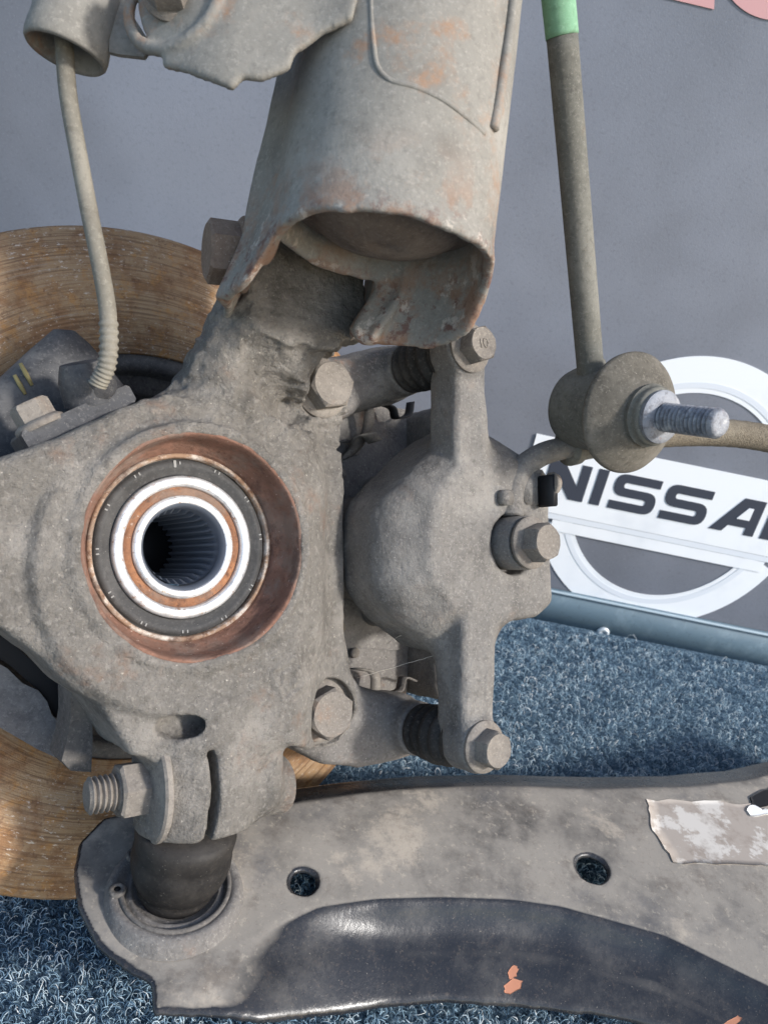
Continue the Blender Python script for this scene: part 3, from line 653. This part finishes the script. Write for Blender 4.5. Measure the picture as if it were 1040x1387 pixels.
def caliper():
    inb = kp(690, 736, 12); ch = kp(612, 735, 14)
    lobe = [(620, 842), (690, 842), (735, 833), (746, 815), (745, 775), (735, 690), (742, 640), (700, 622), (640, 612), (590, 650), (575, 720), (580, 790)]
    LP = np.array([kp(a, b, 12)[:2] for a, b in lobe])
    BP = np.array([kp(a, b, -16)[:2] for a, b in [(484, 700), (482, 745), (485, 788), (497, 815), (520, 842), (572, 880), (606, 874), (640, 832), (690, 820), (700, 790), (700, 660), (680, 628), (640, 600), (604, 580), (564, 606), (515, 652), (494, 676)]])
    FP = np.array([kp(a, b, 13)[:2] for a, b in [(578, 735), (586, 672), (622, 632), (690, 622), (738, 650), (742, 790), (744, 815), (728, 836), (660, 842), (612, 822), (584, 785)]])
    def f(x, y, z):
        fp = poly2(FP, x, y); d = smax(smax(poly2(BP, x, y), z-(14-.95*np.maximum(fp, 0)), 7), -30-z, 4)
        d = smin(d, cyl(x, y, z, (115, 1, -80), (115, 1, -6), 26, 8), 5)
        d = smin(d, rbox(x, y, z, (138, 0, -50), (42, 76, 62), 8), 5)
        d = smin(d, extr(fp, z, -30, 14.5, 5), 4)
        d = smin(d, rbox(x, y, z, (158, 0, -97), (22, 152, 110), 10), 8)
        d = smin(d, extr(poly2(LP, x, y), z, -22, 9, 5), 4)
        for Q, sg in ((PU, 1), (PL, -1)):
            d = smin(d, cyl(x, y, z, (Q[0], Q[1], 2), (Q[0], Q[1], 17), 11.2, 2.5), 4)
            e = rbox(x, y, z, ((Q[0]+118)/2+1.5, sg*57, 5), (18, 60, 19), 3.5); d = smin(d, e, 3)
            d = smin(d, cone(x, y, z, (126, sg*36, -2), (121, sg*58, 5), 15, 8), 6)
        d = d-.55*sstep(.7, .1, np.abs(x-122.5+.02*y))*sstep(40, 48, np.abs(y))*sstep(0, 4, z)
        # inlet face for the hose bolt
        d = smin(d, cyl(x, y, z, inb+(0, 0, -16), inb+(0, 0, -1.5), 13, 2), 3)
        d = smax(d, -cyl(x, y, z, inb+(0, 0, -8), inb+(0, 0, 12), 13.5, .5), 1)
        d = smin(d, rbox(x, y, z, inb+(10, 22, -8), (18, 20, 12), 4), 4)
        return d+vnoise(x, y, z, 9, 31)*.4+vnoise(x, y, z, 2.6, 32)*.26
    return nets(f, (66, -98, -172), (182, 100, 22), 1.15)
ca = Thing('brake_caliper', 'dusty grey floating brake caliper with two bolted ears', 'caliper', K, (115, -90, 0))
ca.part('casting', relax(caliper(), 1), CALI)
for Q, rot in ((PU, 20), (PL, 32)):
    ca.part('guide_bolt', hexhead((Q[0], Q[1], 16.6), (0, 0, 1), 13.6, 8, 10.6, 2.0, rot, .35), BOLT, sharp=35)

hz = 16.6+1.2+8-.3; gx, gy = np.array([.97, .25, 0]), np.array([-.25, .97, 0]); gc = np.array([PU[0], PU[1], hz])
ca.part('number_mark', tube([gc+gx*-1.6+gy*-1.9, gc+gx*-1.6, gc+gx*-1.6+gy*1.9], .33, 8), BOLT)
ca.part('number_mark', tube([gc+gx*(1.1+1.2*math.cos(a))+gy*1.9*math.sin(a) for a in np.linspace(0, 2*math.pi, 25)], .33, 8), BOLT)
# ================================================================== BRAKE HOSE AND BANJO
inb = kp(690, 736, 12)
ho = Thing('brake_hose', 'braided brake hose with a curved metal end bolted to the caliper', 'brake hose', K, inb)
WOV = M('braided_hose_cover', .85, 0, .2).base(S(128, 118, 102)); WOV.lay(S(86, 78, 68), WOV.ramp(WOV.noise(1600, 2, .5), .45, .6), .8); WOV.lay(S(150, 140, 122), WOV.ramp(WOV.noise(60, 4, .6), .5, .7), .5); WOV.bump(WOV.noise(1600, 2, .5), .0006); WOV = WOV.m
def KC(px, py, z): return K.l(CP(px, py, z))
zi = .335
bpth = crom([KC(1075, 601, .395), KC(1000, 588, .388), KC(920, 586, .38), KC(850, 592, .368), KC(805, 598, .355)], 14)
L = np.arange(len(bpth))
ho.part('hose', tube(bpth, 7.0+.12*np.sin(L*2.1), 24), WOV)
ho.part('ferrule', tube(crom([KC(828, 595, .358), KC(800, 599, .352), KC(772, 604, .347)], 8), 7.6, 24), LINK)
ho.part('collar', tube(crom([KC(778, 603, .348), KC(768, 605, .346)], 4), 9.0, 24), LINK)
ho.part('end_pipe', tube(crom([KC(775, 604, .347), KC(735, 615, .343), KC(706, 636, .339), KC(692, 668, .335), KC(690, 700, .332)], 10), np.linspace(5.0, 6.0, 41), 24), CALI)
ho.part('banjo_eye', lathe([(11.4, -6), (11.6, .5), (11.6, 12.5), (11.2, 13)], inb+(0, 0, -2.5), (0, 0, 1), 40), CALI, sharp=40)
ho.part('washer', lathe([(9.6, 0), (9.8, .3), (9.8, 1.5), (9.6, 1.8)], inb+(0, 0, 10.5), (0, 0, 1), 40), BOLT, sharp=40)
ho.part('banjo_bolt', hexhead(inb+(0, 0, 12.2), (0, 0, 1), 14.6, 9, 11.2, 2.2, 20, .3), BOLT, sharp=35)
# bleed nipple with its dark cap behind the pipe
nb = KC(722, 655, .342)
ho.part('lug', bevbox(14, 16, 10, nb+(-3, -2, -1), b=2.5), CALI)
cpb = ho.part('clip', bevbox(3, 14, 9, KC(741, 665, .335), b=.8), BLACK)
ho.part('clip_head', lathe([(5, 0), (5.2, 1), (4.4, 3), (2, 4), (0, 4.2)], KC(745, 655, .334), (1, 0, .2), 24), BOLT, parent=cpb)
ho.part('stop_tab', bevbox(6, 6.5, 5, KC(683, 674, .325), b=1.4), CALI)

# ================================================================== STRUT
wS = np.array([.12, .992, -.02]); wS /= np.linalg.norm(wS); xS = np.array([1, 0, 0])-wS[0]*wS; xS /= np.linalg.norm(xS); zS = np.cross(xS, wS)
SF = Frame(CP(518, 350, .245), c2w(xS), c2w(wS), c2w(zS))                # y runs up the tube, z towards us
def sc(px, py, h): return SF.plane(px, py, h)
def strut():
    def f(x, y, z):
        x0 = x
        r = np.sqrt(x*x+z*z); flare = 1.6*sstep(8, -3, y)
        sh = np.abs(r-33.2-flare)-1.7
        # bracket ears gripping the knuckle
        def plate(a, b, t=1.8):
            a = np.array(a, float); e = np.array(b, float)-a; wx, wz = x-a[0], z-a[1]
            q = np.clip((wx*e[0]+wz*e[1])/(e @ e), 0, 1); return np.sqrt((wx-e[0]*q)**2+(wz-e[1]*q)**2)-t
        x0 = x; x = x0+.30*np.maximum(6-y, 0)-.10*np.maximum(y-14, 0); left = smin(plate((-26, 19), (-45, -10)), plate((-45, -10), (-53, -64)), 5); x = x0
        x = x0+.5*np.maximum(-y, 0); right = smin(plate((8, -31), (-2, -40)), plate((-2, -40), (-8, -72)), 3); x = x0
        ear = np.minimum(left, right)
        gap = smax(-x-6, z+8, 3)                       # the tube is open where the ears leave it, low down
        low = sstep(6, -4, y)
        d = smin(sh, ear, 1.5)
        cut = -20*sstep(6, -26, z)*sstep(-24, -4, x)-17*sstep(26, 46, -x)
        cut = cut + .5*np.sin(x*.23+z*.2)+.5*vnoise(x, 0*y+1, z, 6, 43)+.5*vnoise(x, 0*y+1, z, 2.3, 44)
        d = smax(d, cut-y, 1.2)
        op = np.minimum(np.sqrt((x+26)**2+(z+30)**2)-27, np.sqrt((x+38)**2+(z+6)**2)-16)           # opening for the knuckle tongue
        d = smax(d, -np.maximum(smax(op, y-3, 2), 2.6-np.abs(ear)), 1.5)
        # pressed step of the overlapping sheet
        return d+vnoise(x, y, z, 14, 41)*.35+vnoise(x, y, z, 4, 42)*.12*sstep(30, 0, y)
    return nets(f, (-78, -52, -78), (42, 150, 42), 1.1)
st = Thing('suspension_strut', 'pale dusty steel strut tube with an open flared lower end', 'strut', SF)
sb = st.part('bracket_tube', relax(strut(), 4), STRUTR)
st.part('end_cap', lathe([(32, 22), (32, 14), (30, 12.4), (25.5, 12.8), (24.6, 11.2), (23, 8.6), (19, 6.2), (12, 4.2), (5, 3.2), (4.2, 3.6), (0, 3.8)], (0, 0, 0), (0, 1, 0), 72), dusty('rusty_strut_cap', S(112, 100, 90), S(138, 126, 114), S(86, 76, 68), S(124, 88, 66), .7, speck=.15).m, parent=sb, label='shallow dished cap inside the strut end')
# raised weld line and edge seam
def on_tube(px, py, R=34.5):
    d = SF.A.T @ c2w(ray(px, py)); o = SF.A.T @ (CAM-SF.o)*1000; a = d[0]**2+d[2]**2; b = o[0]*d[0]+o[2]*d[2]; c = o[0]**2+o[2]**2-R*R
    t = (-b-math.sqrt(max(b*b-a*c, 0)))/a; return o+d*t
st.part('weld_line', tube(crom([on_tube(*q) for q in ((503, -40), (503, 10), (506, 60), (512, 92), (530, 110), (560, 118), (600, 136), (632, 160), (655, 182))], 8), .9, 8), STRUT)
st.part('side_seam', tube(crom([on_tube(*q, R=35.4) for q in ((698, -40), (692, 20), (684, 80), (674, 140), (668, 175))], 8), 1.7, 8), STRUT)
q0 = sc(332, 346, -22)
BOLTR = dusty('brown_rusty_bolt', S(126, 108, 94), S(150, 134, 120), S(94, 78, 68), S(140, 96, 70), .6, bumpd=.0004).m
sbolt = st.part('strut_bolt', hexhead(q0, (-1, -.15, .45), 19, 12, 13, 2.5, 15, .3), BOLTR, sharp=35)
# hose bracket welded to the strut
def curved_plate(px, hb, th=1.8, n=1):
    P = np.array([sc(a, b, hb) for a, b in px])[:, :2]; return prism(P, hb-th, hb)
hb = 22
def hosebracket():
    main = np.array([sc(a, b, 26)[:2] for a, b in [(175, -60), (176, -10), (186, 22), (200, 45), (217, 60), (216, 82), (318, 133), (333, 118), (356, 121), (394, 106), (402, 84), (440, 60), (478, 48), (488, 10), (500, -60)]])
    hole = sc(232, -8, 26)
    def f(x, y, z):
        zc = 30-.010*np.maximum(x+36, 0)**1.0*0 - 16*sstep(-46, -96, x)+5*sstep(-30, 0, x)
        d = smax(poly2(main, x, y), (np.abs(z-zc))*.92-1.3, .6)
        rim = np.abs(np.sqrt((x-hole[0])**2+(y-hole[1])**2)-15)-1.6
        d = smin(d, smax(rim, np.abs(z-zc-1)-2.0, .8), 1.5)
        return d+vnoise(x, y, z, 9, 51)*.25
    return nets(f, (-106, 28, -6), (4, 112, 44), .9)
st.part('hose_bracket', relax(hosebracket(), 2), STRUT)
hn = sc(232, -8, 24); st.part('bracket_nut', hexhead((hn[0], hn[1], 24), (.1, 0, 1), 13, 7, 8.5, 1.5, 10, .3), BOLT, sharp=35)
st.part('tab_plate', curved_plate([(150, -40), (148, 70), (160, 73), (195, 77), (206, 62), (180, 20), (172, -40)], 8), STRUT, smooth=False)

# ================================================================== SENSOR, CABLE, GROMMET
se = Thing('wheel_speed_sensor', 'black plastic sensor bolted to the knuckle edge with its ribbed cable', 'sensor', K, kp(110, 560, -30))
e1 = kp(172, 548, -30)-kp(34, 612, -30); e1 /= np.linalg.norm(e1); e2 = np.array([-e1[1], e1[0], 0]); e3 = np.array([0, 0, 1.])
mid = (kp(172, 548, -26)+kp(34, 612, -26))/2
se.part('base_plate', bevbox(40, 6.5, 20, mid+e2*2.6, (e1, e2, e3), 1), PLAST, smooth=False)
q = kp(62, 588, -22); se.part('sensor_bolt', hexhead(q+e2*3, e2, 11.5, 7.5, 8.4, 2, 10, .3), BOLT, sharp=35)
q = kp(124, 545, -24); se.part('sensor_body', join(lathe([(9, 0), (9, 8), (7.8, 12), (7, 14)], q, e2+np.array([.1, .25, .3]), 32)), PLAST, sharp=40)
q1 = kp(132, 520, -18); ax = K.l(CP(140, 470, .245))-q1
se.part('boot', lathe([(6.4, -4), (6.6, 0), (6.2, 1.5), (4.6, 3), (4.2, 5)], q1, ax, 32), PLAST)
cp = [KC(132, 522, .252), KC(146, 490, .25), KC(147, 430, .248), KC(138, 370, .246), KC(122, 290, .244), KC(105, 200, .242), KC(93, 130, .24), KC(88, 70, .238), KC(86, 20, .236), KC(85, -40, .236)]
pth = crom(cp, 24); L = np.arange(len(pth)); rad = np.where(L < 48, 2.9+.22*np.sign(np.sin(L*1.6)), 2.75)
se.part('cable', tube(pth, rad, 20), WIRE)
gr = Thing('rubber_grommet', 'pale dusty rubber grommet sleeve round the cable at the strut bracket', 'grommet', SF, sc(88, 60, 0))
g0 = SF.l(CP(89, 72, .238)); gax = np.array([.15, 1, .06])
gr.part('sleeve', lathe_open([(7, 30), (9.6, 5), (10.6, 1), (11.6, -.6), (12.4, .4), (12.6, 2), (12.4, 5), (12.0, 8), (12.0, 46), (4, 48)], c=g0, ax=gax, seg=56), STRUT)
# dark plastic shroud behind the sensor
def shroud():
    P = np.array([kp(a, b, -50)[:2] for a, b in [(-60, 560), (0, 510), (45, 468), (78, 440), (105, 442), (128, 462), (175, 520), (200, 560), (120, 620), (-60, 680)]])
    a, b = kp(40, 480, -44), kp(110, 545, -42)
    def f(x, y, z):
        d = extr(poly2(P, x, y), z, -88, -48, 9); d = smax(d, -cone(x, y, z, a+(0, 0, 2), b+(0, 0, 2), 3, 3), 4)
        return d
    return nets(f, (-120, 5, -92), (5, 100, -44), 1.2)
sh = Thing('sensor_shroud', 'smooth dark moulded shroud between sensor and brake disc', 'shroud', K, kp(60, 600, -80))
sh.part('moulding', shroud(), PLAST)
YEL = simple('faded_yellow_paint', S(150, 136, 92), .8)
for a, b, c, d in ((28, 492, 44, 522), (20, 508, 35, 534)):
    p0, p1 = kp(a, b, -47.6), kp(c, d, -47.6); sh.part('paint_mark', tube([p0, (p0+p1)/2, p1], [.7, .9, .6], 8), YEL)

# ================================================================== STABILISER LINK
nS = np.array([.46, -.20, .87]); nS /= np.linalg.norm(nS); yS = np.array([-.08, 1, .06]); yS -= (yS @ nS)*nS; yS /= np.linalg.norm(yS)
LF = Frame(CP(856, 560, .318), c2w(np.cross(yS, nS)), c2w(yS), c2w(nS))   # z along the stud towards us
lk = Thing('stabiliser_link', 'dusty stabiliser link rod with a threaded stud and round rubber boot', 'link', LF)
r0 = LF.l(CP(801, 500, .331)); r1 = LF.l(CP(757, 10, .275)); r2 = LF.l(CP(744, -120, .265)); rt = LF.l(CP(761, 50, .279)); r0b = LF.l(CP(803, 545, .335))
def rodpath(a, b, n=30): t = np.linspace(0, 1, n)[:, None]; return a*(1-t)+b*t
lk.part('rod', tube(rodpath(r0b, rt), 5.7, 28), LINK)
GREEN = dusty('faded_green_paint', S(120, 160, 128), S(140, 176, 146), S(96, 128, 100), None, speck=.1, bumpd=.0001).m
lk.part('painted_end', tube(rodpath(rt, r2), 6.0, 28), GREEN, label='rod end painted faded green')
lk.part('socket', lathe([(14, -35), (17.2, -33.5), (18.5, -30), (18.6, -16), (18.5, -3.27), (17.4, -1.64)], (0, 0, 0), (0, 0, 1), 56), LINK, sharp=45)
lk.part('weld_fillet', tube(rodpath(r0b+(r0-r0b)*.45, r0b+(r0-r0b)*1.25, 8), [10.4, 9, 7.9, 7.1, 6.5, 6.2, 6, 5.8], 28), LINK)
lk.part('rubber_boot', lathe([(18.5, -3.82), (24, -3.27), (25.3, -2.18), (25.5, -0.872), (24.6, 0.436), (21.8, 2.62), (17.4, 5.67), (13.1, 8.07), (10.9, 8.94), (10.5, 10.9)], (0, 0, 0), (0, 0, 1), 80, wob=.12), dusty('dusty_link_boot', S(98, 93, 84), S(126, 120, 110), S(70, 66, 59), None, speck=.3, bumpd=.0002).m)
lk.part('boot_ring', lathe([(10.7, 7.63), (12.6, 8.28), (12.9, 10.2), (12.2, 10.9), (11.8, 12), (12, 13.1), (11.3, 14.2), (8.72, 14.6)], (0, 0, 0), (0, 0, 1), 56), LINK, sharp=50)
ZN = M('white_corroded_zinc', .6, .3, .4).base(S(140, 142, 147)); ZN.lay(S(100, 99, 103), ZN.ramp(ZN.noise(300, 5, .7), .45, .65), .8); ZN.lay(S(196, 195, 194), ZN.ramp(ZN.noise(180, 5, .7, ZN.vec(loc=(2, 3, 4))), .54, .68), .6)
ZN.lay(S(130, 86, 74), ZN.ramp(ZN.noise(90, 5, .7, ZN.vec(loc=(7, 3, 4))), .6, .7), .6); ZN.bump(ZN.noise(900, 5, .7), .0003); ZN = ZN.m
lk.part('stud_collar', lathe([(10.5, 13.6), (10.7, 16.1), (9.37, 17), (6.76, 17.4)], (0, 0, 0), (0, 0, 1), 48), ZN, sharp=50)
lk.part('threaded_stud', thread((0, 0, 17), (0, 0, 1), 5.8, 27, 2.0), ZN, sharp=60)

# ================================================================== CONTROL ARM
AO = WF(500, 1200, 0); AF = Frame((AO[0], AO[1], 0), (1, 0, 0), (0, 1, 0), (0, 0, 1))
def ap(px, py, h): return AF.l(WF(px, py, h/1000))
back = [(300, 1092), (395, 1068), (480, 1057), (560, 1050), (650, 1048), (800, 1052), (900, 1050), (980, 1043), (1060, 1026), (1180, 990)]
front = [(1200, 1500), (1100, 1447), (1000, 1412), (900, 1390), (800, 1373), (700, 1361), (600, 1356), (520, 1362), (450, 1374), (350, 1384), (205, 1374)]
lft = [(205, 1330), (172, 1314), (130, 1281), (106, 1232), (98, 1180), (106, 1140), (140, 1106), (220, 1092)]
ridge = [(120, 1400), (230, 1318), (312, 1281), (360, 1252), (430, 1224), (510, 1214), (600, 1212), (690, 1215), (760, 1225), (900, 1264), (1040, 1332), (1200, 1430)]
HR = 60
Pb = [ap(*q, 55)[:2] for q in back]; RID = [ap(*q, HR)[:2] for q in ridge]
holes = [ap(410, 1200, 58)[:2], ap(800, 1180, 60)[:2]]
xr0, xr1 = ap(300, 1285, 60)[0], ap(560, 1214, 60)[0]
def armH(x, y):
    s = -pline(RID, x, y); amp = sstep(xr0, xr1, x)
    sp = np.maximum(s, 0)
    H = HR+2.5*sstep(0, -35, s)-amp*9.5*(1-np.exp(-np.maximum(s, 0)**1.9/24))-(.16+.14*amp)*np.maximum(sp-7, 0)-2*sstep(16, 40, sp)
    b = -pline(Pb, x, y); H = H-7*sstep(18, -2, np.abs(b))*sstep(6, -2, b-20)
    return H
def fit(q):
    h = 50.
    for _ in range(12):
        p = ap(*q, h); h = .5*h+.5*float(armH(np.array([[p[0]]]), np.array([[p[1]]]))[0, 0])
    return ap(*q, h)[:2]
APOLY = np.array(Pb+[fit(q) for q in front]+[fit(q) for q in lft])
def arm():
    def f(x, y, z):
        h = armH(x[..., :1], y[..., :1]); gx, gy = np.gradient(h[..., 0], 1.2); g = np.sqrt(1+gx**2+gy**2)[..., None]
        d = smax(poly2(APOLY, x, y), np.abs(z-h+1.6)/g-1.6, 1.2)
        # skirt hanging from the rear edge
        bk = np.maximum(np.abs(poly2(APOLY, x, y)+1.6)-1.5, np.maximum(z-h, 1.5-z)); bk = np.maximum(bk, -(pline(Pb, x, y)*-1)-6); d = np.minimum(d, np.maximum(bk, np.abs(pline(Pb, x, y))-6))
        for q, r in zip(holes, (4.9, 6.4)):
            d = smax(d, -(np.sqrt((x-q[0])**2+(y-q[1])**2)-r), .6)
        return d+vnoise(x, y, z, 16, 61)*.25
    lo = APOLY.min(0)-4; hi = APOLY.max(0)+4
    return nets(f, (lo[0], lo[1], -1.5), (hi[0], hi[1], 70), 1.2)
def arm_mat():
    m = M('black_paint_under_dust', .38, 0, .5).base(S(36, 37, 40))
    z = m.n('ShaderNodeSeparateXYZ'); geo = m.n('ShaderNodeNewGeometry'); m.link(geo.outputs['Normal'], z.inputs[0])
    flat = m.ramp(z.outputs[2], .945, .993)            # settled dust lies on the level faces
    pat = m.ramp(m.noise(26, 7, .65), .20, .55)
    dust = m.mul(flat, m.mul(pat, .92)); film = m.mul(m.ramp(m.noise(60, 6, .7), .4, .75), .14)
    dc = m.mul(dust, film, 'MAXIMUM')
    m.lay(S(148, 141, 131), dc)
    m.lay(S(178, 166, 150), m.mul(m.mul(flat, m.ramp(m.noise(22, 7, .7, m.vec(loc=(3, 8, 1))), .54, .64)), .7))
    m.lay(S(84, 74, 66), m.mul(m.ramp(m.noise(38, 7, .72, m.vec(loc=(1, 1, 6))), .53, .70), m.mul(flat, .55)))
    m.lay(S(70, 72, 78), m.mul(m.ramp(m.noise(17, 7, .7, m.vec(loc=(6, 3, 2))), .52, .70), m.mul(flat, .65)))
    m.lay(S(96, 84, 74), m.ramp(m.noise(520, 4, .7, m.vec(loc=(2, 5, 6))), .56, .70), .3)
    m.lay(S(200, 188, 170), m.ramp(m.noise(1300, 2, .5), .71, .77), .35)
    m.lay(S(128, 116, 102), m.ramp(m.noise(900, 4, .75, m.vec(loc=(3, 3, 9))), .58, .70), .3); m.lay(S(176, 166, 150), m.mul(m.ramp(m.noise(330, 5, .75, m.vec(loc=(8, 3, 9))), .55, .68), m.mul(flat, .5)))
    m.rough(dc, .24, .9); m.bump(m.noise(700, 5, .7), .0001).bump(m.noise(60, 4, .6), .0002); return m.m
ARM = arm_mat()
arm_t = Thing('control_arm', 'long black pressed steel control arm coated in brown dust on the carpet', 'control arm', AF, (0, 0, 0))
sheetp = arm_t.part('pressing', relax(arm(), 6), ARM)
# ball joint
bj = ap(238, 1203, 63.5); top = AF.l(K.w((kp(268, 1070, -20)[0]-3, -101, -21))); bax = top-np.array([bj[0], bj[1], 63.5]); bL = np.linalg.norm(bax); bax = bax/bL
ring_c = np.array([bj[0], bj[1], 63.5])
rax = np.array([0, 0, 1.])*.75+bax*.25
jr = arm_t.part('joint_housing', lathe_open([(26, -4), (24.6, -.4), (23.6, 1.4), (22.4, 2.2), (20.8, 1.9), (19, .4), (17.6, -.2), (17, .8), (15.8, 1.0), (15.2, 0), (13, -.8), (11, -2)], c=ring_c, ax=rax, seg=96, wob=.15), GREY)
arm_t.part('joint_boot', lathe([(12.5, -2), (14.2, 1), (14.4, 2.4), (14, 3.4), (15.4, 5), (16.6, 7.5), (17.6, 10.5), (18.2, bL*.5), (18.0, bL*.62), (17.3, bL*.68), (17.8, bL*.74), (18.2, bL-3), (17.4, bL+1.5)], ring_c, bax, 72), BOOTM)
bx_, by_, bz_ = basis(rax)
def rp(a, r, h): return ring_c+bx_*math.cos(a)*r+by_*math.sin(a)*r+bz_*h
a0 = None
az = [(math.degrees(a), rp(a, 1, 0)[0]-ring_c[0]) for a in np.linspace(0, 2*math.pi, 360)]; aL = math.radians(min(az, key=lambda q: q[1])[0])
sr = arm_t.part('retaining_ring', tube([rp(aL+.42+t*(2*math.pi-.84), 19.4, 1.7) for t in np.linspace(0, 1, 90)], 1.0, 10), DARKG)
for sg in (-1, 1):
    arm_t.part('ring_eyelet', lathe_open([(3.0, -1), (3.2, .2), (2.8, 1.0), (1.3, 1.0), (1.1, -.6)], c=rp(aL+sg*.40, 20.6, 2.6), ax=rax, seg=24), DARKG, parent=sr)
    arm_t.part('eyelet_dark_disc', lathe([(1.25, -.4), (1.25, .5)], rp(aL+sg*.40, 20.6, 2.6), rax, 16), BLACK, parent=sr)  # solid black disc painting the dark of the eyelet opening
# torn paper label and paint marks lying on the arm
def drape(pts, off, sub=3):
    P = np.array([ap(a, b, 60)[:2] for a, b in pts]); c = P.mean(0); rings = [c+(P-c)*k for k in np.linspace(1, 0.12, 7)]
    V = [(q[0], q[1]) for r in rings for q in r]; n = len(P)
    V = np.array(V); z = armH(V[:, 0][:, None], V[:, 1][:, None])[:, 0]+off
    Fc = [(i*n+j, i*n+(j+1) % n, (i+1)*n+(j+1) % n, (i+1)*n+j) for i in range(6) for j in range(n)]+[tuple(6*n+j for j in range(n))]
    V3 = np.c_[V, z]
    a = V3[1]-V3[0]; 
    if np.sum(P[:, 0]*np.roll(P[:, 1], -1)-np.roll(P[:, 0], -1)*P[:, 1]) < 0: Fc = [f[::-1] for f in Fc]
    B = V3[:n].copy(); B[:, 2] -= off+.3; m = len(V3); V3 = np.vstack([V3, B]); 
    Fc += [((j+1) % n, j, m+j, m+(j+1) % n) for j in range(n)]
    return V3, Fc
PAPER = M('grimy_torn_paper', .85, 0, .2).base(S(164, 154, 144)); PAPER.lay(S(198, 192, 184), PAPER.ramp(PAPER.noise(45, 6, .7), .5, .56)); PAPER.lay(S(138, 126, 116), PAPER.ramp(PAPER.noise(70, 6, .7, PAPER.vec(loc=(4, 1, 1))), .5, .7), .7); PAPER = PAPER.m
def jag(pts, n=5, a=1.6):
    out = []; P = np.array(pts, float)
    for i in range(len(P)):
        for t in range(n): out.append(P[i]*(1-t/n)+P[(i+1) % len(P)]*t/n+rng.normal(0, a, 2)*(t > 0))
    return out
arm_t.part('paper_label', drape(jag([(872, 1088), (950, 1090), (1010, 1094), (1090, 1090), (1100, 1196), (1040, 1180), (980, 1176), (908, 1174), (880, 1130)]), .5), PAPER, label='torn grimy white paper label on the arm')
arm_t.part('ink_patch', drape(jag([(1012, 1086), (1030, 1076), (1052, 1070), (1056, 1092), (1034, 1098), (1016, 1104)], 3, .8), .9), BLACK)
arm_t.part('white_scribble', drape(jag([(1008, 1102), (1016, 1098), (1028, 1104), (1044, 1102), (1046, 1106), (1030, 1110), (1012, 1112)], 3, 1.2), 1.3), simple('white_label_print', S(232, 232, 230), .7))  # white printed scribble beside the ink patch
ORG = simple('orange_paint_dab', S(178, 122, 96), .8)
for pts in ([(700, 1286), (707, 1278), (715, 1282), (713, 1290), (703, 1293)], [(696, 1300), (708, 1292), (722, 1295), (720, 1303), (706, 1309), (698, 1307)]):
    arm_t.part('paint_dab', drape(jag(pts, 3, .8), .4), ORG)
arm_t.part('paint_stroke', drape(jag([(950, 1387), (1000, 1358), (1014, 1352), (1019, 1358), (1005, 1368), (962, 1398)], 3, .8), .4), ORG)

# ================================================================== COBWEB
cw = Thing('cobweb', 'thin pale cobweb strands stretched from knuckle edge to caliper arm', 'cobweb', K, kp(540, 880, -20))
WEB = simple('pale_cobweb', S(190, 180, 165), .8)
for a in (((484, 918, -28), (560, 896, -12), (604, 883, -2)), ((604, 883, -2), (580, 872, -8), (558, 858, -14)), ((558, 858, -14), (540, 862, -20), (524, 872, -30))):
    pp_ = crom([kp(*q) for q in a], 8); pp_ = pp_+rng.normal(0, .12, pp_.shape); pp_[0], pp_[-1] = kp(*a[0]), kp(*a[-1]); cw.part('strand', tube(pp_, .11, 5), WEB)
